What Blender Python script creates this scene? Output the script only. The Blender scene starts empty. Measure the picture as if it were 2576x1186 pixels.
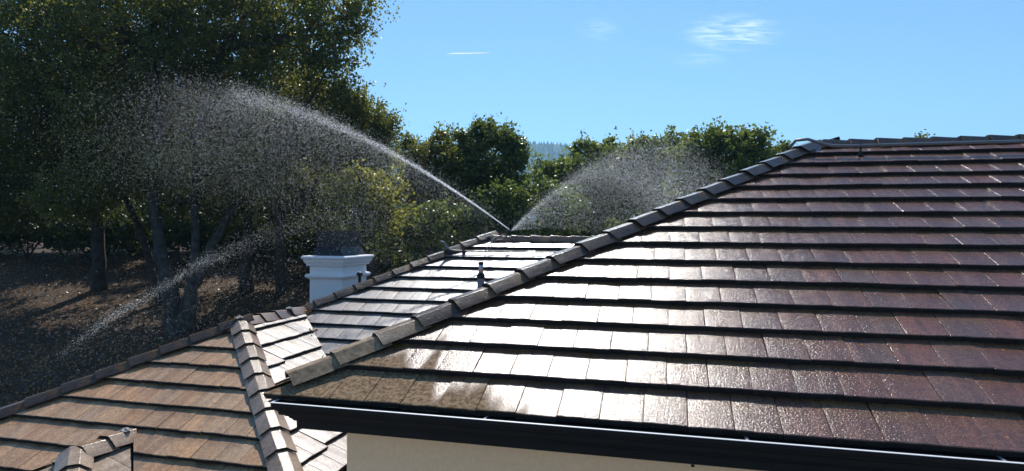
import bpy, bmesh, math, random
import numpy as np
from mathutils import Vector, Matrix, noise

random.seed(7)
RNG = np.random.default_rng(11)
SC = bpy.context.scene
COL = SC.collection
R = math.radians

# ------------------------------------------------------------------ camera
FPX, PITCH, ROLL, YAW = 1762.17, -0.0041, 0.0066, 0.2430      # focal length for a 2868 px wide picture
_cy, _sy, _cp, _sp = math.cos(YAW), math.sin(YAW), math.cos(PITCH), math.sin(PITCH)
FWD = Vector((-_sy * _cp, _cy * _cp, _sp))
_r = Vector((_cy, _sy, 0)); _u = _r.cross(FWD)
RIGHT = math.cos(ROLL) * _r + math.sin(ROLL) * _u
UP = -math.sin(ROLL) * _r + math.cos(ROLL) * _u
cam_d = bpy.data.cameras.new("camera")
cam = bpy.data.objects.new("camera", cam_d)
COL.objects.link(cam)
cam_d.sensor_width = 36.0
cam_d.lens = 36.0 * FPX / 2868.0
cam_d.clip_start = 0.05
cam_d.clip_end = 40000.0
cam.matrix_world = Matrix(((RIGHT.x, UP.x, -FWD.x, 0), (RIGHT.y, UP.y, -FWD.y, 0), (RIGHT.z, UP.z, -FWD.z, 0), (0, 0, 0, 1)))
SC.camera = cam

# ------------------------------------------------------------------ sky, sun, exposure
SUN = Vector((-0.178, 0.655, 0.742)).normalized()              # towards the sun
SUN_EL = math.asin(SUN.z)
SUN_AZ = math.atan2(SUN.x, SUN.y)
SUN_STRENGTH, SKY_STRENGTH = 5.0, 0.15
world = bpy.data.worlds.new("World")
SC.world = world
world.use_nodes = True
wn = world.node_tree
wn.nodes.clear()
w_out = wn.nodes.new("ShaderNodeOutputWorld")
w_bg = wn.nodes.new("ShaderNodeBackground")
w_sky = wn.nodes.new("ShaderNodeTexSky")
w_sky.sky_type = 'NISHITA'
w_sky.sun_disc = False
w_sky.sun_elevation = SUN_EL
w_sky.sun_rotation = SUN_AZ
w_sky.altitude = 0
w_sky.air_density = 1.0
w_sky.dust_density = 0.03
w_sky.ozone_density = 7.8
w_bg.inputs[1].default_value = SKY_STRENGTH
w_mul = wn.nodes.new("ShaderNodeMix"); w_mul.data_type = 'RGBA'; w_mul.blend_type = 'MULTIPLY'      # white balance of the sky
w_mul.inputs[0].default_value = 1.0; w_mul.inputs[7].default_value = (0.95, 1.035, 1.0, 1)
wn.links.new(w_sky.outputs[0], w_mul.inputs[6])
wn.links.new(w_mul.outputs[2], w_bg.inputs[0])
wn.links.new(w_bg.outputs[0], w_out.inputs[0])

sun_d = bpy.data.lights.new("sun", 'SUN')
sun_d.energy = SUN_STRENGTH
sun_d.angle = R(0.53)
sun_d.color = (1.0, 0.955, 0.88)
sun = bpy.data.objects.new("sun", sun_d)
COL.objects.link(sun)
sun.rotation_euler = SUN.to_track_quat('Z', 'Y').to_euler()
sun.location = (-20, 60, 80)

SC.view_settings.view_transform = 'Standard'
SC.view_settings.look = 'None'
SC.view_settings.gamma = 1.0
SC.view_settings.exposure = 0.13
SC.view_settings.use_curve_mapping = False
SC.render.engine = 'CYCLES'
SC.cycles.max_bounces = 8
SC.cycles.transparent_max_bounces = 24
SC.cycles.sample_clamp_indirect = 6.0

# ------------------------------------------------------------------ helpers
DSC = 1.0                                                       # some trees are set farther off by this factor


def at(x, y, depth):
    """a point of the place seen in the direction (x, y) of a 2576 x 1186 picture, depth metres ahead"""
    k = 2868.0 / 2576.0
    return (FWD + RIGHT * ((x - 1288) * k / FPX) - UP * ((y - 593) * k / FPX)) * (depth * DSC)


def link(o, parent=None):
    COL.objects.link(o)
    if parent is not None:
        o.parent = parent
    return o


def base_of(o):
    b = Vector((0, 0, 0))
    while o is not None:
        b = b + o.location
        o = o.parent
    return b


def obj(name, verts, faces, mat, parent=None, smooth=False, loc=None):
    """ONE mesh object from world coordinates"""
    b = base_of(parent)
    if parent is None and loc is not None:
        b = Vector(loc)
    me = bpy.data.meshes.new(name)
    me.from_pydata([tuple(Vector(v) - b) for v in verts], [], faces)
    me.update()
    me.materials.append(mat)
    if smooth:
        me.polygons.foreach_set("use_smooth", [True] * len(me.polygons))
    o = bpy.data.objects.new(name, me)
    if parent is None and loc is not None:
        o.location = b
    return link(o, parent)


def obj_np(name, V, F, mat, parent=None, smooth=False):
    """big mesh of equal faces from numpy arrays (world coordinates)"""
    b = np.array(base_of(parent))
    V = (V - b).astype(np.float32)
    me = bpy.data.meshes.new(name)
    k = F.shape[1]
    me.vertices.add(len(V)); me.vertices.foreach_set("co", V.ravel())
    me.loops.add(F.size); me.loops.foreach_set("vertex_index", F.astype(np.int32).ravel())
    me.polygons.add(len(F))
    me.polygons.foreach_set("loop_start", np.arange(0, F.size, k, dtype=np.int32))
    me.polygons.foreach_set("loop_total", np.full(len(F), k, dtype=np.int32))
    me.update(calc_edges=True)
    me.materials.append(mat)
    if smooth:
        me.polygons.foreach_set("use_smooth", [True] * len(me.polygons))
    o = bpy.data.objects.new(name, me)
    return link(o, parent)


def tag(o, label=None, cat=None, group=None, kind=None):
    if label: o["label"] = label
    if cat: o["category"] = cat
    if group: o["group"] = group
    if kind: o["kind"] = kind
    return o


def thing(name, label, cat, loc=(0, 0, 0), group=None):
    o = bpy.data.objects.new(name, None)
    o.empty_display_size = 0.2
    o.location = loc
    link(o)
    return tag(o, label, cat, group)


class MB:
    """collects boxes, tubes, lathes into one mesh"""
    def __init__(self):
        self.v, self.f = [], []

    def add(self, vs, fs):
        n = len(self.v)
        self.v += [tuple(v) for v in vs]
        self.f += [[i + n for i in f] for f in fs]

    def box(self, lo, hi):
        x0, y0, z0 = lo; x1, y1, z1 = hi
        self.add([(x0, y0, z0), (x1, y0, z0), (x1, y1, z0), (x0, y1, z0), (x0, y0, z1), (x1, y0, z1), (x1, y1, z1), (x0, y1, z1)],
                 [(0, 3, 2, 1), (4, 5, 6, 7), (0, 1, 5, 4), (1, 2, 6, 5), (2, 3, 7, 6), (3, 0, 4, 7)])

    def tube(self, pts, r, seg=8, caps=True):
        pts = [Vector(p) for p in pts]
        rs = r if isinstance(r, (list, tuple)) else [r] * len(pts)
        n0 = len(self.v); ref = None
        for i, p in enumerate(pts):
            d = (pts[min(i + 1, len(pts) - 1)] - pts[max(i - 1, 0)]).normalized()
            if ref is None:
                ref = d.orthogonal().normalized()
            a = (ref - d * ref.dot(d)).normalized(); ref = a
            b = d.cross(a)
            for k in range(seg):
                t = 2 * math.pi * k / seg
                self.v.append(tuple(p + (a * math.cos(t) + b * math.sin(t)) * rs[i]))
        for i in range(len(pts) - 1):
            for k in range(seg):
                k2 = (k + 1) % seg
                self.f.append([n0 + i * seg + k, n0 + i * seg + k2, n0 + (i + 1) * seg + k2, n0 + (i + 1) * seg + k])
        if caps:
            self.f.append([n0 + k for k in range(seg)][::-1])
            self.f.append([n0 + (len(pts) - 1) * seg + k for k in range(seg)])

    def lathe(self, c, prof, seg=14):
        c = Vector(c); n0 = len(self.v)
        for r, z in prof:
            for k in range(seg):
                t = 2 * math.pi * k / seg
                self.v.append((c.x + r * math.cos(t), c.y + r * math.sin(t), c.z + z))
        for i in range(len(prof) - 1):
            for k in range(seg):
                k2 = (k + 1) % seg
                self.f.append([n0 + i * seg + k, n0 + i * seg + k2, n0 + (i + 1) * seg + k2, n0 + (i + 1) * seg + k])
        self.f.append([n0 + k for k in range(seg)][::-1])
        self.f.append([n0 + (len(prof) - 1) * seg + k for k in range(seg)])

    def build(self, name, mat, parent=None, smooth=False, loc=None):
        return obj(name, self.v, self.f, mat, parent, smooth, loc)


# ------------------------------------------------------------------ materials
def new_mat(name):
    m = bpy.data.materials.new(name)
    m.use_nodes = True
    nt = m.node_tree
    return m, nt, nt.nodes["Principled BSDF"]


def N(nt, t, **kw):
    n = nt.nodes.new("ShaderNode" + t)
    for k, v in kw.items():
        if k.startswith("i_"):
            n.inputs[k[2:].replace("_", " ")].default_value = v
        else:
            setattr(n, k, v)
    return n


def ramp(nt, fac, stops, interp='LINEAR'):
    r = nt.nodes.new("ShaderNodeValToRGB")
    r.color_ramp.interpolation = interp
    els = r.color_ramp.elements
    while len(els) < len(stops):
        els.new(0.5)
    for e, (p, c) in zip(els, stops):
        e.position = p
        e.color = c if len(c) == 4 else (*c, 1)
    nt.links.new(fac, r.inputs[0])
    return r.outputs[0]


def mixc(nt, fac, a, b, mode='MIX'):
    m = nt.nodes.new("ShaderNodeMix")
    m.data_type = 'RGBA'; m.blend_type = mode
    for s, v in ((0, fac), (6, a), (7, b)):
        if hasattr(v, "links"):
            nt.links.new(v, m.inputs[s])
        else:
            m.inputs[s].default_value = v if s == 0 else (v if len(v) == 4 else (*v, 1))
    return m.outputs[2]


def math_n(nt, op, a, b=None, c=None, clamp=False):
    m = nt.nodes.new("ShaderNodeMath"); m.operation = op; m.use_clamp = clamp
    for i, v in enumerate((a, b, c)):
        if v is None: continue
        if hasattr(v, "links"): nt.links.new(v, m.inputs[i])
        else: m.inputs[i].default_value = v
    return m.outputs[0]


def noise_n(nt, vec, scale, detail=3, rough=0.5, dist=0.0):
    n = nt.nodes.new("ShaderNodeTexNoise")
    n.inputs["Scale"].default_value = scale
    n.inputs["Detail"].default_value = detail
    n.inputs["Roughness"].default_value = rough
    n.inputs["Distortion"].default_value = dist
    if vec is not None: nt.links.new(vec, n.inputs["Vector"])
    return n.outputs["Fac"]


def simple(name, col, rough=0.6, metal=0.0, bump=0.0, bscale=60, var=0.0):
    m, nt, p = new_mat(name)
    p.inputs["Base Color"].default_value = (*col, 1)
    p.inputs["Roughness"].default_value = rough
    p.inputs["Metallic"].default_value = metal
    geo = N(nt, "NewGeometry")
    if var:
        f = noise_n(nt, geo.outputs["Position"], bscale * 0.25, 4, 0.6)
        c = ramp(nt, f, [(0.3, tuple(x * (1 - var) for x in col)), (0.7, tuple(min(1, x * (1 + var)) for x in col))])
        nt.links.new(c, p.inputs["Base Color"])
    if bump:
        b = N(nt, "Bump"); b.inputs["Strength"].default_value = bump; b.inputs["Distance"].default_value = 0.004
        nt.links.new(noise_n(nt, geo.outputs["Position"], bscale, 4, 0.6), b.inputs["Height"])
        nt.links.new(b.outputs[0], p.inputs["Normal"])
    return m


def tile_mat(name, palette, dry=False, wet_rough=0.26, grain=1.0, coat=1.0, streak=0.0, spec=0.5, streak_axis=0):
    """flat concrete tile: speckled colour, a colour of its own per tile, a film of water"""
    m, nt, p = new_mat(name)
    L = nt.links.new
    geo = N(nt, "NewGeometry"); oi = N(nt, "ObjectInfo"); tc = N(nt, "TexCoord")
    pos, ob = geo.outputs["Position"], tc.outputs["Object"]
    n = len(palette)
    base = ramp(nt, oi.outputs["Random"], [((i + 0.5) / n, c) for i, c in enumerate(palette)])
    # blotches that run on over neighbouring tiles
    blot = noise_n(nt, pos, 2.3, 3, 0.55)
    base = mixc(nt, ramp(nt, blot, [(0.36, (0, 0, 0)), (0.66, (0.75, 0.75, 0.75))]), base, palette[0])
    # run-off stains: pale and rusty streaks down the slope, running on over the laps
    sg_ = N(nt, "Mapping"); sg_.inputs["Scale"].default_value = (9.0, 0.7, 0.7) if streak_axis == 0 else (0.7, 9.0, 0.7); L(pos, sg_.inputs[0])
    st_ = noise_n(nt, sg_.outputs[0], 1.0, 4, 0.6, 0.15)
    base = mixc(nt, 0.85, base, ramp(nt, st_, [(0.34, (0.72, 0.66, 0.62)), (0.52, (1.0, 1.0, 1.0)), (0.70, (1.42, 1.36, 1.30))]), 'MULTIPLY')
    # rusty bloom near the head of the exposed part of a tile, pale dust lower down
    sep = N(nt, "SeparateXYZ"); L(ob, sep.inputs[0])
    head = ramp(nt, sep.outputs[1], [(0.15, (0, 0, 0)), (0.30, (0.85, 0.85, 0.85))])
    patch = noise_n(nt, pos, 5.0, 4, 0.6)
    headf = math_n(nt, 'MULTIPLY', head, ramp(nt, patch, [(0.42, (0, 0, 0)), (0.62, (1, 1, 1))]))
    base = mixc(nt, headf, base, (0.19, 0.095, 0.032))
    spk = noise_n(nt, pos, 95.0, 3, 0.7)
    base = mixc(nt, 0.8, base, ramp(nt, spk, [(0.33, (0.42, 0.42, 0.42)), (0.68, (1.5, 1.5, 1.5))]), 'MULTIPLY')
    mot = noise_n(nt, pos, 26.0, 5, 0.72)
    base = mixc(nt, 0.6, base, ramp(nt, mot, [(0.34, (0.55, 0.55, 0.58)), (0.66, (1.4, 1.36, 1.3))]), 'MULTIPLY')
    # thin orange lichen spots
    vor = N(nt, "TexVoronoi"); vor.inputs["Scale"].default_value = 9.0; L(pos, vor.inputs["Vector"])
    lich = math_n(nt, 'MULTIPLY', math_n(nt, 'LESS_THAN', math_n(nt, 'ADD', vor.outputs["Distance"], math_n(nt, 'MULTIPLY', spk, 0.12)), 0.165),
                  math_n(nt, 'GREATER_THAN', noise_n(nt, pos, 1.3, 2), 0.585))
    base = mixc(nt, math_n(nt, 'MULTIPLY', lich, 0.8), base, (0.36, 0.17, 0.02))
    if dry:
        # the last corner by the eave is not reached by the spray: dry patches with smooth outlines
        sp = N(nt, "SeparateXYZ"); L(pos, sp.inputs[0])
        mpd = N(nt, "Mapping"); mpd.inputs["Scale"].default_value = (1.0, 0.10, 0.10); L(pos, mpd.inputs[0])
        warp = noise_n(nt, mpd.outputs[0], 5.2, 1, 0.5, 0.0)
        d = math_n(nt, 'ADD', math_n(nt, 'MULTIPLY', math_n(nt, 'SUBTRACT', -1.50, sp.outputs[0]), 1.5), math_n(nt, 'MULTIPLY', math_n(nt, 'SUBTRACT', 4.50, sp.outputs[1]), 2.2))
        d = math_n(nt, 'ADD', d, math_n(nt, 'MULTIPLY', math_n(nt, 'SUBTRACT', warp, 0.5), 3.6))
        d = math_n(nt, 'ADD', d, math_n(nt, 'MULTIPLY', oi.outputs["Random"], 0.5))
        d = math_n(nt, 'ADD', d, math_n(nt, 'MULTIPLY', math_n(nt, 'SUBTRACT', spk, 0.5), 0.35))
        dryf = ramp(nt, math_n(nt, 'ADD', d, -0.38), [(0.26, (0, 0, 0)), (0.72, (1, 1, 1))])
        dcol = mixc(nt, ramp(nt, noise_n(nt, pos, 34, 5, 0.75), [(0.40, (0, 0, 0)), (0.60, (1, 1, 1))]), (0.115, 0.068, 0.034), (0.34, 0.225, 0.13))
        base = mixc(nt, dryf, base, dcol)
    L(base, p.inputs["Base Color"])
    # water film: thicker and thinner in bands down the slope
    band = N(nt, "TexNoise"); band.inputs["Scale"].default_value = 1.0; band.inputs["Detail"].default_value = 2
    mp = N(nt, "Mapping"); mp.inputs["Scale"].default_value = (14, 1.6, 1); L(ob, mp.inputs[0])
    add = N(nt, "VectorMath"); add.operation = 'ADD'; L(mp.outputs[0], add.inputs[0])
    off = N(nt, "CombineXYZ"); L(math_n(nt, 'MULTIPLY', oi.outputs["Random"], 91.0), off.inputs[0]); L(math_n(nt, 'MULTIPLY', oi.outputs["Random"], 37.0), off.inputs[1])
    L(off.outputs[0], add.inputs[1]); L(add.outputs[0], band.inputs["Vector"])
    rgh = ramp(nt, band.outputs["Fac"], [(0.32, (wet_rough * 0.88,) * 3), (0.70, (wet_rough * 1.25,) * 3)])
    cw = ramp(nt, band.outputs["Fac"], [(0.30, (coat,) * 3), (0.72, (coat * (0.62 - 0.45 * streak),) * 3)])
    p.inputs["Specular IOR Level"].default_value = spec
    if dry:
        rgh = mixc(nt, dryf, rgh, (0.85, 0.85, 0.85))
        cw = mixc(nt, dryf, cw, (0.0, 0.0, 0.0))
        sp_ = mixc(nt, dryf, (spec, spec, spec), (0.12, 0.12, 0.12)); L(sp_, p.inputs["Specular IOR Level"])
    L(rgh, p.inputs["Roughness"])
    L(cw, p.inputs["Coat Weight"])
    p.inputs["Coat Roughness"].default_value = 0.13
    p.inputs["Coat IOR"].default_value = 1.33
    wave = N(nt, "TexNoise"); wave.inputs["Scale"].default_value = 1.0; wave.inputs["Detail"].default_value = 1
    mp2 = N(nt, "Mapping"); mp2.inputs["Scale"].default_value = (9, 2.0, 1); L(ob, mp2.inputs[0]); L(mp2.outputs[0], wave.inputs["Vector"])
    h1 = noise_n(nt, pos, 72.0, 3, 0.65)
    b1 = N(nt, "Bump"); b1.inputs["Strength"].default_value = 0.8 * grain; b1.inputs["Distance"].default_value = 0.0042
    L(h1, b1.inputs["Height"])
    b2 = N(nt, "Bump"); b2.inputs["Strength"].default_value = 0.25; b2.inputs["Distance"].default_value = 0.004
    crown = math_n(nt, 'MULTIPLY', math_n(nt, 'POWER', math_n(nt, 'ABSOLUTE', math_n(nt, 'MULTIPLY', sep.outputs[0], 7.45)), 5.0), -2.2)
    L(math_n(nt, 'ADD', wave.outputs["Fac"], crown), b2.inputs["Height"]); L(b1.outputs[0], b2.inputs["Normal"])
    L(b2.outputs[0], p.inputs["Normal"])
    b3 = N(nt, "Bump"); b3.inputs["Strength"].default_value = 0.7 * grain; b3.inputs["Distance"].default_value = 0.0040
    L(h1, b3.inputs["Height"]); L(b3.outputs[0], p.inputs["Coat Normal"])
    return m


PAL_A = [(0.167, 0.075, 0.046), (0.138, 0.074, 0.049), (0.187, 0.072, 0.039), (0.151, 0.071, 0.048), (0.167, 0.091, 0.052), (0.198, 0.069, 0.035), (0.136, 0.075, 0.052)]
PAL_C = [(0.432, 0.256, 0.131), (0.376, 0.241, 0.135), (0.48, 0.256, 0.114), (0.391, 0.263, 0.152), (0.44, 0.233, 0.102)]
PAL_CR = [(0.432, 0.348, 0.294), (0.396, 0.318, 0.27), (0.456, 0.348, 0.282)]  # wing's right plane, painted paler to carry its sun glare
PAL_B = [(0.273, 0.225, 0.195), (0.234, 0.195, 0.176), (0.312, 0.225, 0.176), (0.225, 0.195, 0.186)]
PAL_CAP = [(0.069, 0.046, 0.034), (0.082, 0.052, 0.037), (0.06, 0.044, 0.034)]
PAL_CAPC = [(0.313, 0.204, 0.12), (0.282, 0.193, 0.125), (0.344, 0.225, 0.141)]
M_TILE_A = tile_mat("wet_dark_tile", PAL_A, dry=True, wet_rough=0.215, grain=1.35, coat=0.45, spec=0.46)
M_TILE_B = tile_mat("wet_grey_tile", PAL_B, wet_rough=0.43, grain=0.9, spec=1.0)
M_TILE_C = tile_mat("damp_brown_tile", PAL_C, wet_rough=0.40, grain=0.8, coat=0.4, streak=1.0)
M_TILE_CR = tile_mat("damp_glare_tile", PAL_CR, wet_rough=0.42, grain=0.8, coat=0.9, streak=0.8, streak_axis=1)
M_TILE_P = tile_mat("dry_pale_tile", [(0.33, 0.25, 0.185), (0.30, 0.23, 0.175), (0.35, 0.255, 0.18)], wet_rough=0.75, grain=1.0, coat=0.0)
M_CAP = tile_mat("wet_cap_tile", PAL_CAP, wet_rough=0.27, grain=1.1, coat=0.3, spec=0.3)
M_CAPC = tile_mat("damp_cap_tile", PAL_CAPC, wet_rough=0.34, grain=1.0, coat=0.8)
M_CAPDRY = simple("lichened_cap_tile", (0.23, 0.16, 0.095), 0.85, bump=0.6, bscale=70, var=0.6)
M_EDGE = simple("shade_dark_tile_edge", (0.016, 0.013, 0.012), 0.95, bump=0.4, bscale=120, var=0.5)  # near-black colour paints in the shade on tile butts and cap ends
M_DECK = simple("roof_underlay", (0.030, 0.027, 0.025), 0.9, bump=0.3, bscale=40, var=0.3)
M_STUCCO = simple("cream_stucco", (0.90, 0.625, 0.385), 0.9, bump=0.35, bscale=140, var=0.06)
M_CHIM = simple("white_painted_stucco", (0.88, 0.84, 0.82), 0.85, bump=0.3, bscale=160, var=0.05)
M_TRIM = simple("black_brown_trim_paint", (0.007, 0.008, 0.010), 0.6, bump=0.12, bscale=25, var=0.3)
M_TRIM.node_tree.nodes["Principled BSDF"].inputs["Specular IOR Level"].default_value = 0.2
M_LIP = simple("highlight_gutter_lip", (0.80, 0.80, 0.80), 0.4)  # pale colour paints in the bright sun highlight along the lip
M_BLACK = simple("black_steel", (0.012, 0.013, 0.016), 0.45, metal=0.3)
M_PIPE = simple("grey_pvc", (0.16, 0.16, 0.165), 0.42, var=0.2, bscale=30)
M_COPPER = simple("dull_pipe", (0.20, 0.17, 0.15), 0.4, metal=0.3)
M_GALV = simple("galvanised_steel", (0.55, 0.56, 0.58), 0.32, metal=0.85, var=0.15, bscale=40)
M_LEAD = simple("grey_lead_sleeve", (0.20, 0.21, 0.23), 0.55, var=0.15, bscale=40)
M_FOIL = simple("crumpled_flashing", (0.34, 0.315, 0.29), 0.75, metal=0.0, bump=0.5, bscale=50)
M_BARK = simple("bark", (0.050, 0.042, 0.035), 0.95, bump=1.0, bscale=22, var=0.55)


def leaf_mat(name, c1, c2, t1, trans=0.45):
    m = bpy.data.materials.new(name); m.use_nodes = True
    nt = m.node_tree; nt.nodes.clear(); L = nt.links.new
    out = N(nt, "OutputMaterial"); geo = N(nt, "NewGeometry")
    rnd = geo.outputs["Random Per Island"]
    big = noise_n(nt, geo.outputs["Position"], 0.55, 3, 0.6)
    f = math_n(nt, 'ADD', math_n(nt, 'MULTIPLY', rnd, 0.55), math_n(nt, 'MULTIPLY', big, 0.55))
    col = ramp(nt, f, [(0.25, c1), (0.8, c2)])
    tcol = ramp(nt, f, [(0.25, tuple(x * 0.6 for x in t1)), (0.8, t1)])
    p = N(nt, "BsdfPrincipled"); L(col, p.inputs["Base Color"])
    p.inputs["Roughness"].default_value = 0.40
    p.inputs["Specular IOR Level"].default_value = 0.42
    t = N(nt, "BsdfTranslucent"); L(tcol, t.inputs["Color"])
    mx = N(nt, "MixShader"); mx.inputs[0].default_value = trans
    L(p.outputs[0], mx.inputs[1]); L(t.outputs[0], mx.inputs[2]); L(mx.outputs[0], out.inputs[0])
    return m


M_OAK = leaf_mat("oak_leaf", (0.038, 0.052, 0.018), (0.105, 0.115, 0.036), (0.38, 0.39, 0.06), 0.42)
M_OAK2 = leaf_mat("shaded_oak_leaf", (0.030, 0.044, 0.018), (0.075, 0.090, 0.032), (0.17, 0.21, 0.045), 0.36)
M_BAY = leaf_mat("bay_leaf", (0.044, 0.068, 0.021), (0.125, 0.155, 0.046), (0.27, 0.34, 0.06), 0.38)
M_MADRONE = leaf_mat("madrone_leaf", (0.055, 0.085, 0.022), (0.150, 0.180, 0.050), (0.32, 0.40, 0.06), 0.42)
M_YELLOW = leaf_mat("yellow_green_leaf", (0.08, 0.09, 0.02), (0.16, 0.16, 0.035), (0.50, 0.48, 0.06), 0.5)
M_LITTER = leaf_mat("fallen_leaf", (0.13, 0.062, 0.024), (0.42, 0.22, 0.09), (0.30, 0.14, 0.04), 0.15)


def ground_mat():
    m, nt, p = new_mat("leaf_litter_ground"); L = nt.links.new
    pos = N(nt, "NewGeometry").outputs["Position"]
    a = noise_n(nt, pos, 0.6, 5, 0.6); b = noise_n(nt, pos, 9.0, 5, 0.75)
    c = ramp(nt, a, [(0.3, (0.040, 0.027, 0.017)), (0.6, (0.085, 0.052, 0.030)), (0.85, (0.060, 0.050, 0.027))])
    c = mixc(nt, 0.8, c, ramp(nt, b, [(0.3, (0.45, 0.42, 0.40)), (0.7, (1.5, 1.4, 1.3))]), 'MULTIPLY')
    L(c, p.inputs["Base Color"]); p.inputs["Roughness"].default_value = 0.95
    bm_ = N(nt, "Bump"); bm_.inputs["Strength"].default_value = 0.8; bm_.inputs["Distance"].default_value = 0.05
    L(b, bm_.inputs["Height"]); L(bm_.outputs[0], p.inputs["Normal"])
    return m


def hill_mat():
    m, nt, p = new_mat("wooded_hillside"); L = nt.links.new
    pos = N(nt, "NewGeometry").outputs["Position"]
    a = noise_n(nt, pos, 0.05, 6, 0.65)
    L(ramp(nt, a, [(0.35, (0.022, 0.036, 0.022)), (0.65, (0.040, 0.060, 0.032))]), p.inputs["Base Color"])
    p.inputs["Roughness"].default_value = 1.0
    return m


M_GROUND, M_HILL = ground_mat(), hill_mat()


def water_mat():
    m = bpy.data.materials.new("backlit_water_drop"); m.use_nodes = True
    nt = m.node_tree; nt.nodes.clear(); L = nt.links.new
    out = N(nt, "OutputMaterial")
    t = N(nt, "BsdfTranslucent"); t.inputs["Color"].default_value = (0.90, 0.95, 1.0, 1)
    g = N(nt, "BsdfGlossy"); g.inputs["Roughness"].default_value = 0.25; g.inputs["Color"].default_value = (0.95, 0.97, 1, 1)
    tr = N(nt, "BsdfTransparent")
    m1 = N(nt, "MixShader"); m1.inputs[0].default_value = 0.25
    L(t.outputs[0], m1.inputs[1]); L(g.outputs[0], m1.inputs[2])
    m2 = N(nt, "MixShader"); m2.inputs[0].default_value = 0.1
    L(m1.outputs[0], m2.inputs[1]); L(tr.outputs[0], m2.inputs[2]); L(m2.outputs[0], out.inputs[0])
    return m


M_WATER = water_mat()

# ------------------------------------------------------------------ the ground and the far hill
GZ = -4.2


def ground_z(x, y):
    d = math.hypot(x, y)
    f = x * FWD.x + y * FWD.y                                   # metres ahead of the camera
    s = x * RIGHT.x + y * RIGHT.y                               # metres to the right
    pts = [(0, 0), (9, 0), (16, 0.45), (20, 0.9), (25, 1.85), (30, 2.7), (50, 4.3), (75, 5.2), (120, 3.0), (300, -20), (900, -45), (6000, -45)]
    rise = pts[-1][1]
    for (a, ra), (b, rb) in zip(pts, pts[1:]):
        if f <= b:
            rise = ra + (rb - ra) * max(0, f - a) / (b - a); break
    k = min(1, max(0, (2.0 - s * 20 / max(f, 8)) / 8)); k = k * k * (3 - 2 * k)
    low = 0 if f < 25 else -min(45, (f - 25) * 0.16)
    return GZ + (rise if f > 300 else rise * k + low * (1 - k)) + 0.10 * noise.noise((x * 0.35, y * 0.35, 0)) * min(1, max(0, (d - 9) / 5))


def build_ground():
    V, F = [], []
    radii = [0.5 * 1.0] + [0.5 + 0.7 * i for i in range(1, 60)] + [43 * 1.17 ** i for i in range(1, 34)]
    nseg = 120
    for r in radii:
        for k in range(nseg):
            t = 2 * math.pi * k / nseg
            x, y = r * math.sin(t), r * math.cos(t)
            V.append((x, y, ground_z(x, y)))
    for i in range(len(radii) - 1):
        for k in range(nseg):
            k2 = (k + 1) % nseg
            F.append((i * nseg + k2, i * nseg + k, (i + 1) * nseg + k, (i + 1) * nseg + k2))
    F.append(tuple(range(nseg)))
    tag(obj("ground", V, F, M_GROUND, smooth=True), kind="structure", label="dark ground under the trees covered in brown leaf litter")


build_ground()


def build_hill():
    V, F = [], []
    nx, ny = 150, 26
    for j in range(ny):
        for i in range(nx):
            x = 900 + (i / (nx - 1) - 0.5) * 3600; u = j / (ny - 1)           # x in picture units along the ridge
            depth = 1050 + 700 * u
            top = 372 + 20 * (x - 1380) / 400 * (1 if x > 1380 else 0.4) + 9 * noise.noise((x * 0.004, 3.1, 0)) + 3 * noise.noise((x * 0.03, 8, 0))
            hgt = (593 - top) / 1583.0 * 1750
            z = -60 + (hgt + 60) * (u ** 0.8) + 14 * noise.noise((x * 0.012, u * 5, 1.7)) * (1 - u) * u * 4
            p = at(x, 593, depth); V.append((p.x, p.y, z))
    for j in range(ny - 1):
        for i in range(nx - 1):
            a = j * nx + i
            F.append((a, a + 1, a + nx + 1, a + nx))
    n = len(V)                                                   # the back of the hill
    for i in range(nx):
        v = V[(ny - 1) * nx + i]; d = Vector((v[0], v[1], 0)).normalized()
        V.append((v[0] + d.x * 500, v[1] + d.y * 500, -60))
    for i in range(nx - 1):
        a = (ny - 1) * nx + i
        F.append((a, a + 1, n + i + 1, n + i))
    tag(obj("hill", V, F, M_HILL, smooth=True), kind="structure", label="far blue wooded hill seen between the trees")
    # the wood on it: thousands of conifer points, one mass
    rows = [Vector(v) for v in V[:nx * ny]]
    P, T = [], []
    for _ in range(5200):
        j = random.random() ** 0.6 * (ny - 1.001); i = random.uniform(55, 105)
        a = int(j) * nx + int(i); p = rows[a].lerp(rows[a + nx], j - int(j)).lerp(rows[a + nx + 1], i - int(i))
        h = random.uniform(5, 10); r = h * random.uniform(0.3, 0.5); k = len(P)
        for q in range(4):
            t = q * math.pi / 2 + random.random()
            P.append((p.x + r * math.cos(t), p.y + r * math.sin(t), p.z - 2))
        P.append((p.x, p.y, p.z + h)); T += [(k + q, k + (q + 1) % 4, k + 4) for q in range(4)]
    tag(obj("hillside_wood", P, T, M_HILL), kind="stuff", label="far conifer wood covering the blue hill")


build_hill()
# unseen pale paving, added to bounce sunlight onto the shaded wall
mb_ = MB(); mb_.box((-14, -12, GZ - 0.3), (11, 4.0, GZ + 0.16))
tag(mb_.build("bounce_paving", simple("pale_paving", (0.42, 0.37, 0.30), 0.9, bump=0.3, bscale=30, var=0.15)), kind="structure", label="unseen pale paving added to bounce light onto the wall")

# ------------------------------------------------------------------ the house
ALPHA = math.atan(0.5)
CA, SA = math.cos(ALPHA), math.sin(ALPHA)
HOUSE_BASE = Vector((-1.0, 7.0, GZ))
house = thing("stucco_house", "cream stucco house with several wet brown tiled hip roofs", "house", HOUSE_BASE)


def part(name, mb, mat, parent=house, **kw):
    return mb.build(name, mat, parent, **kw)


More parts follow.
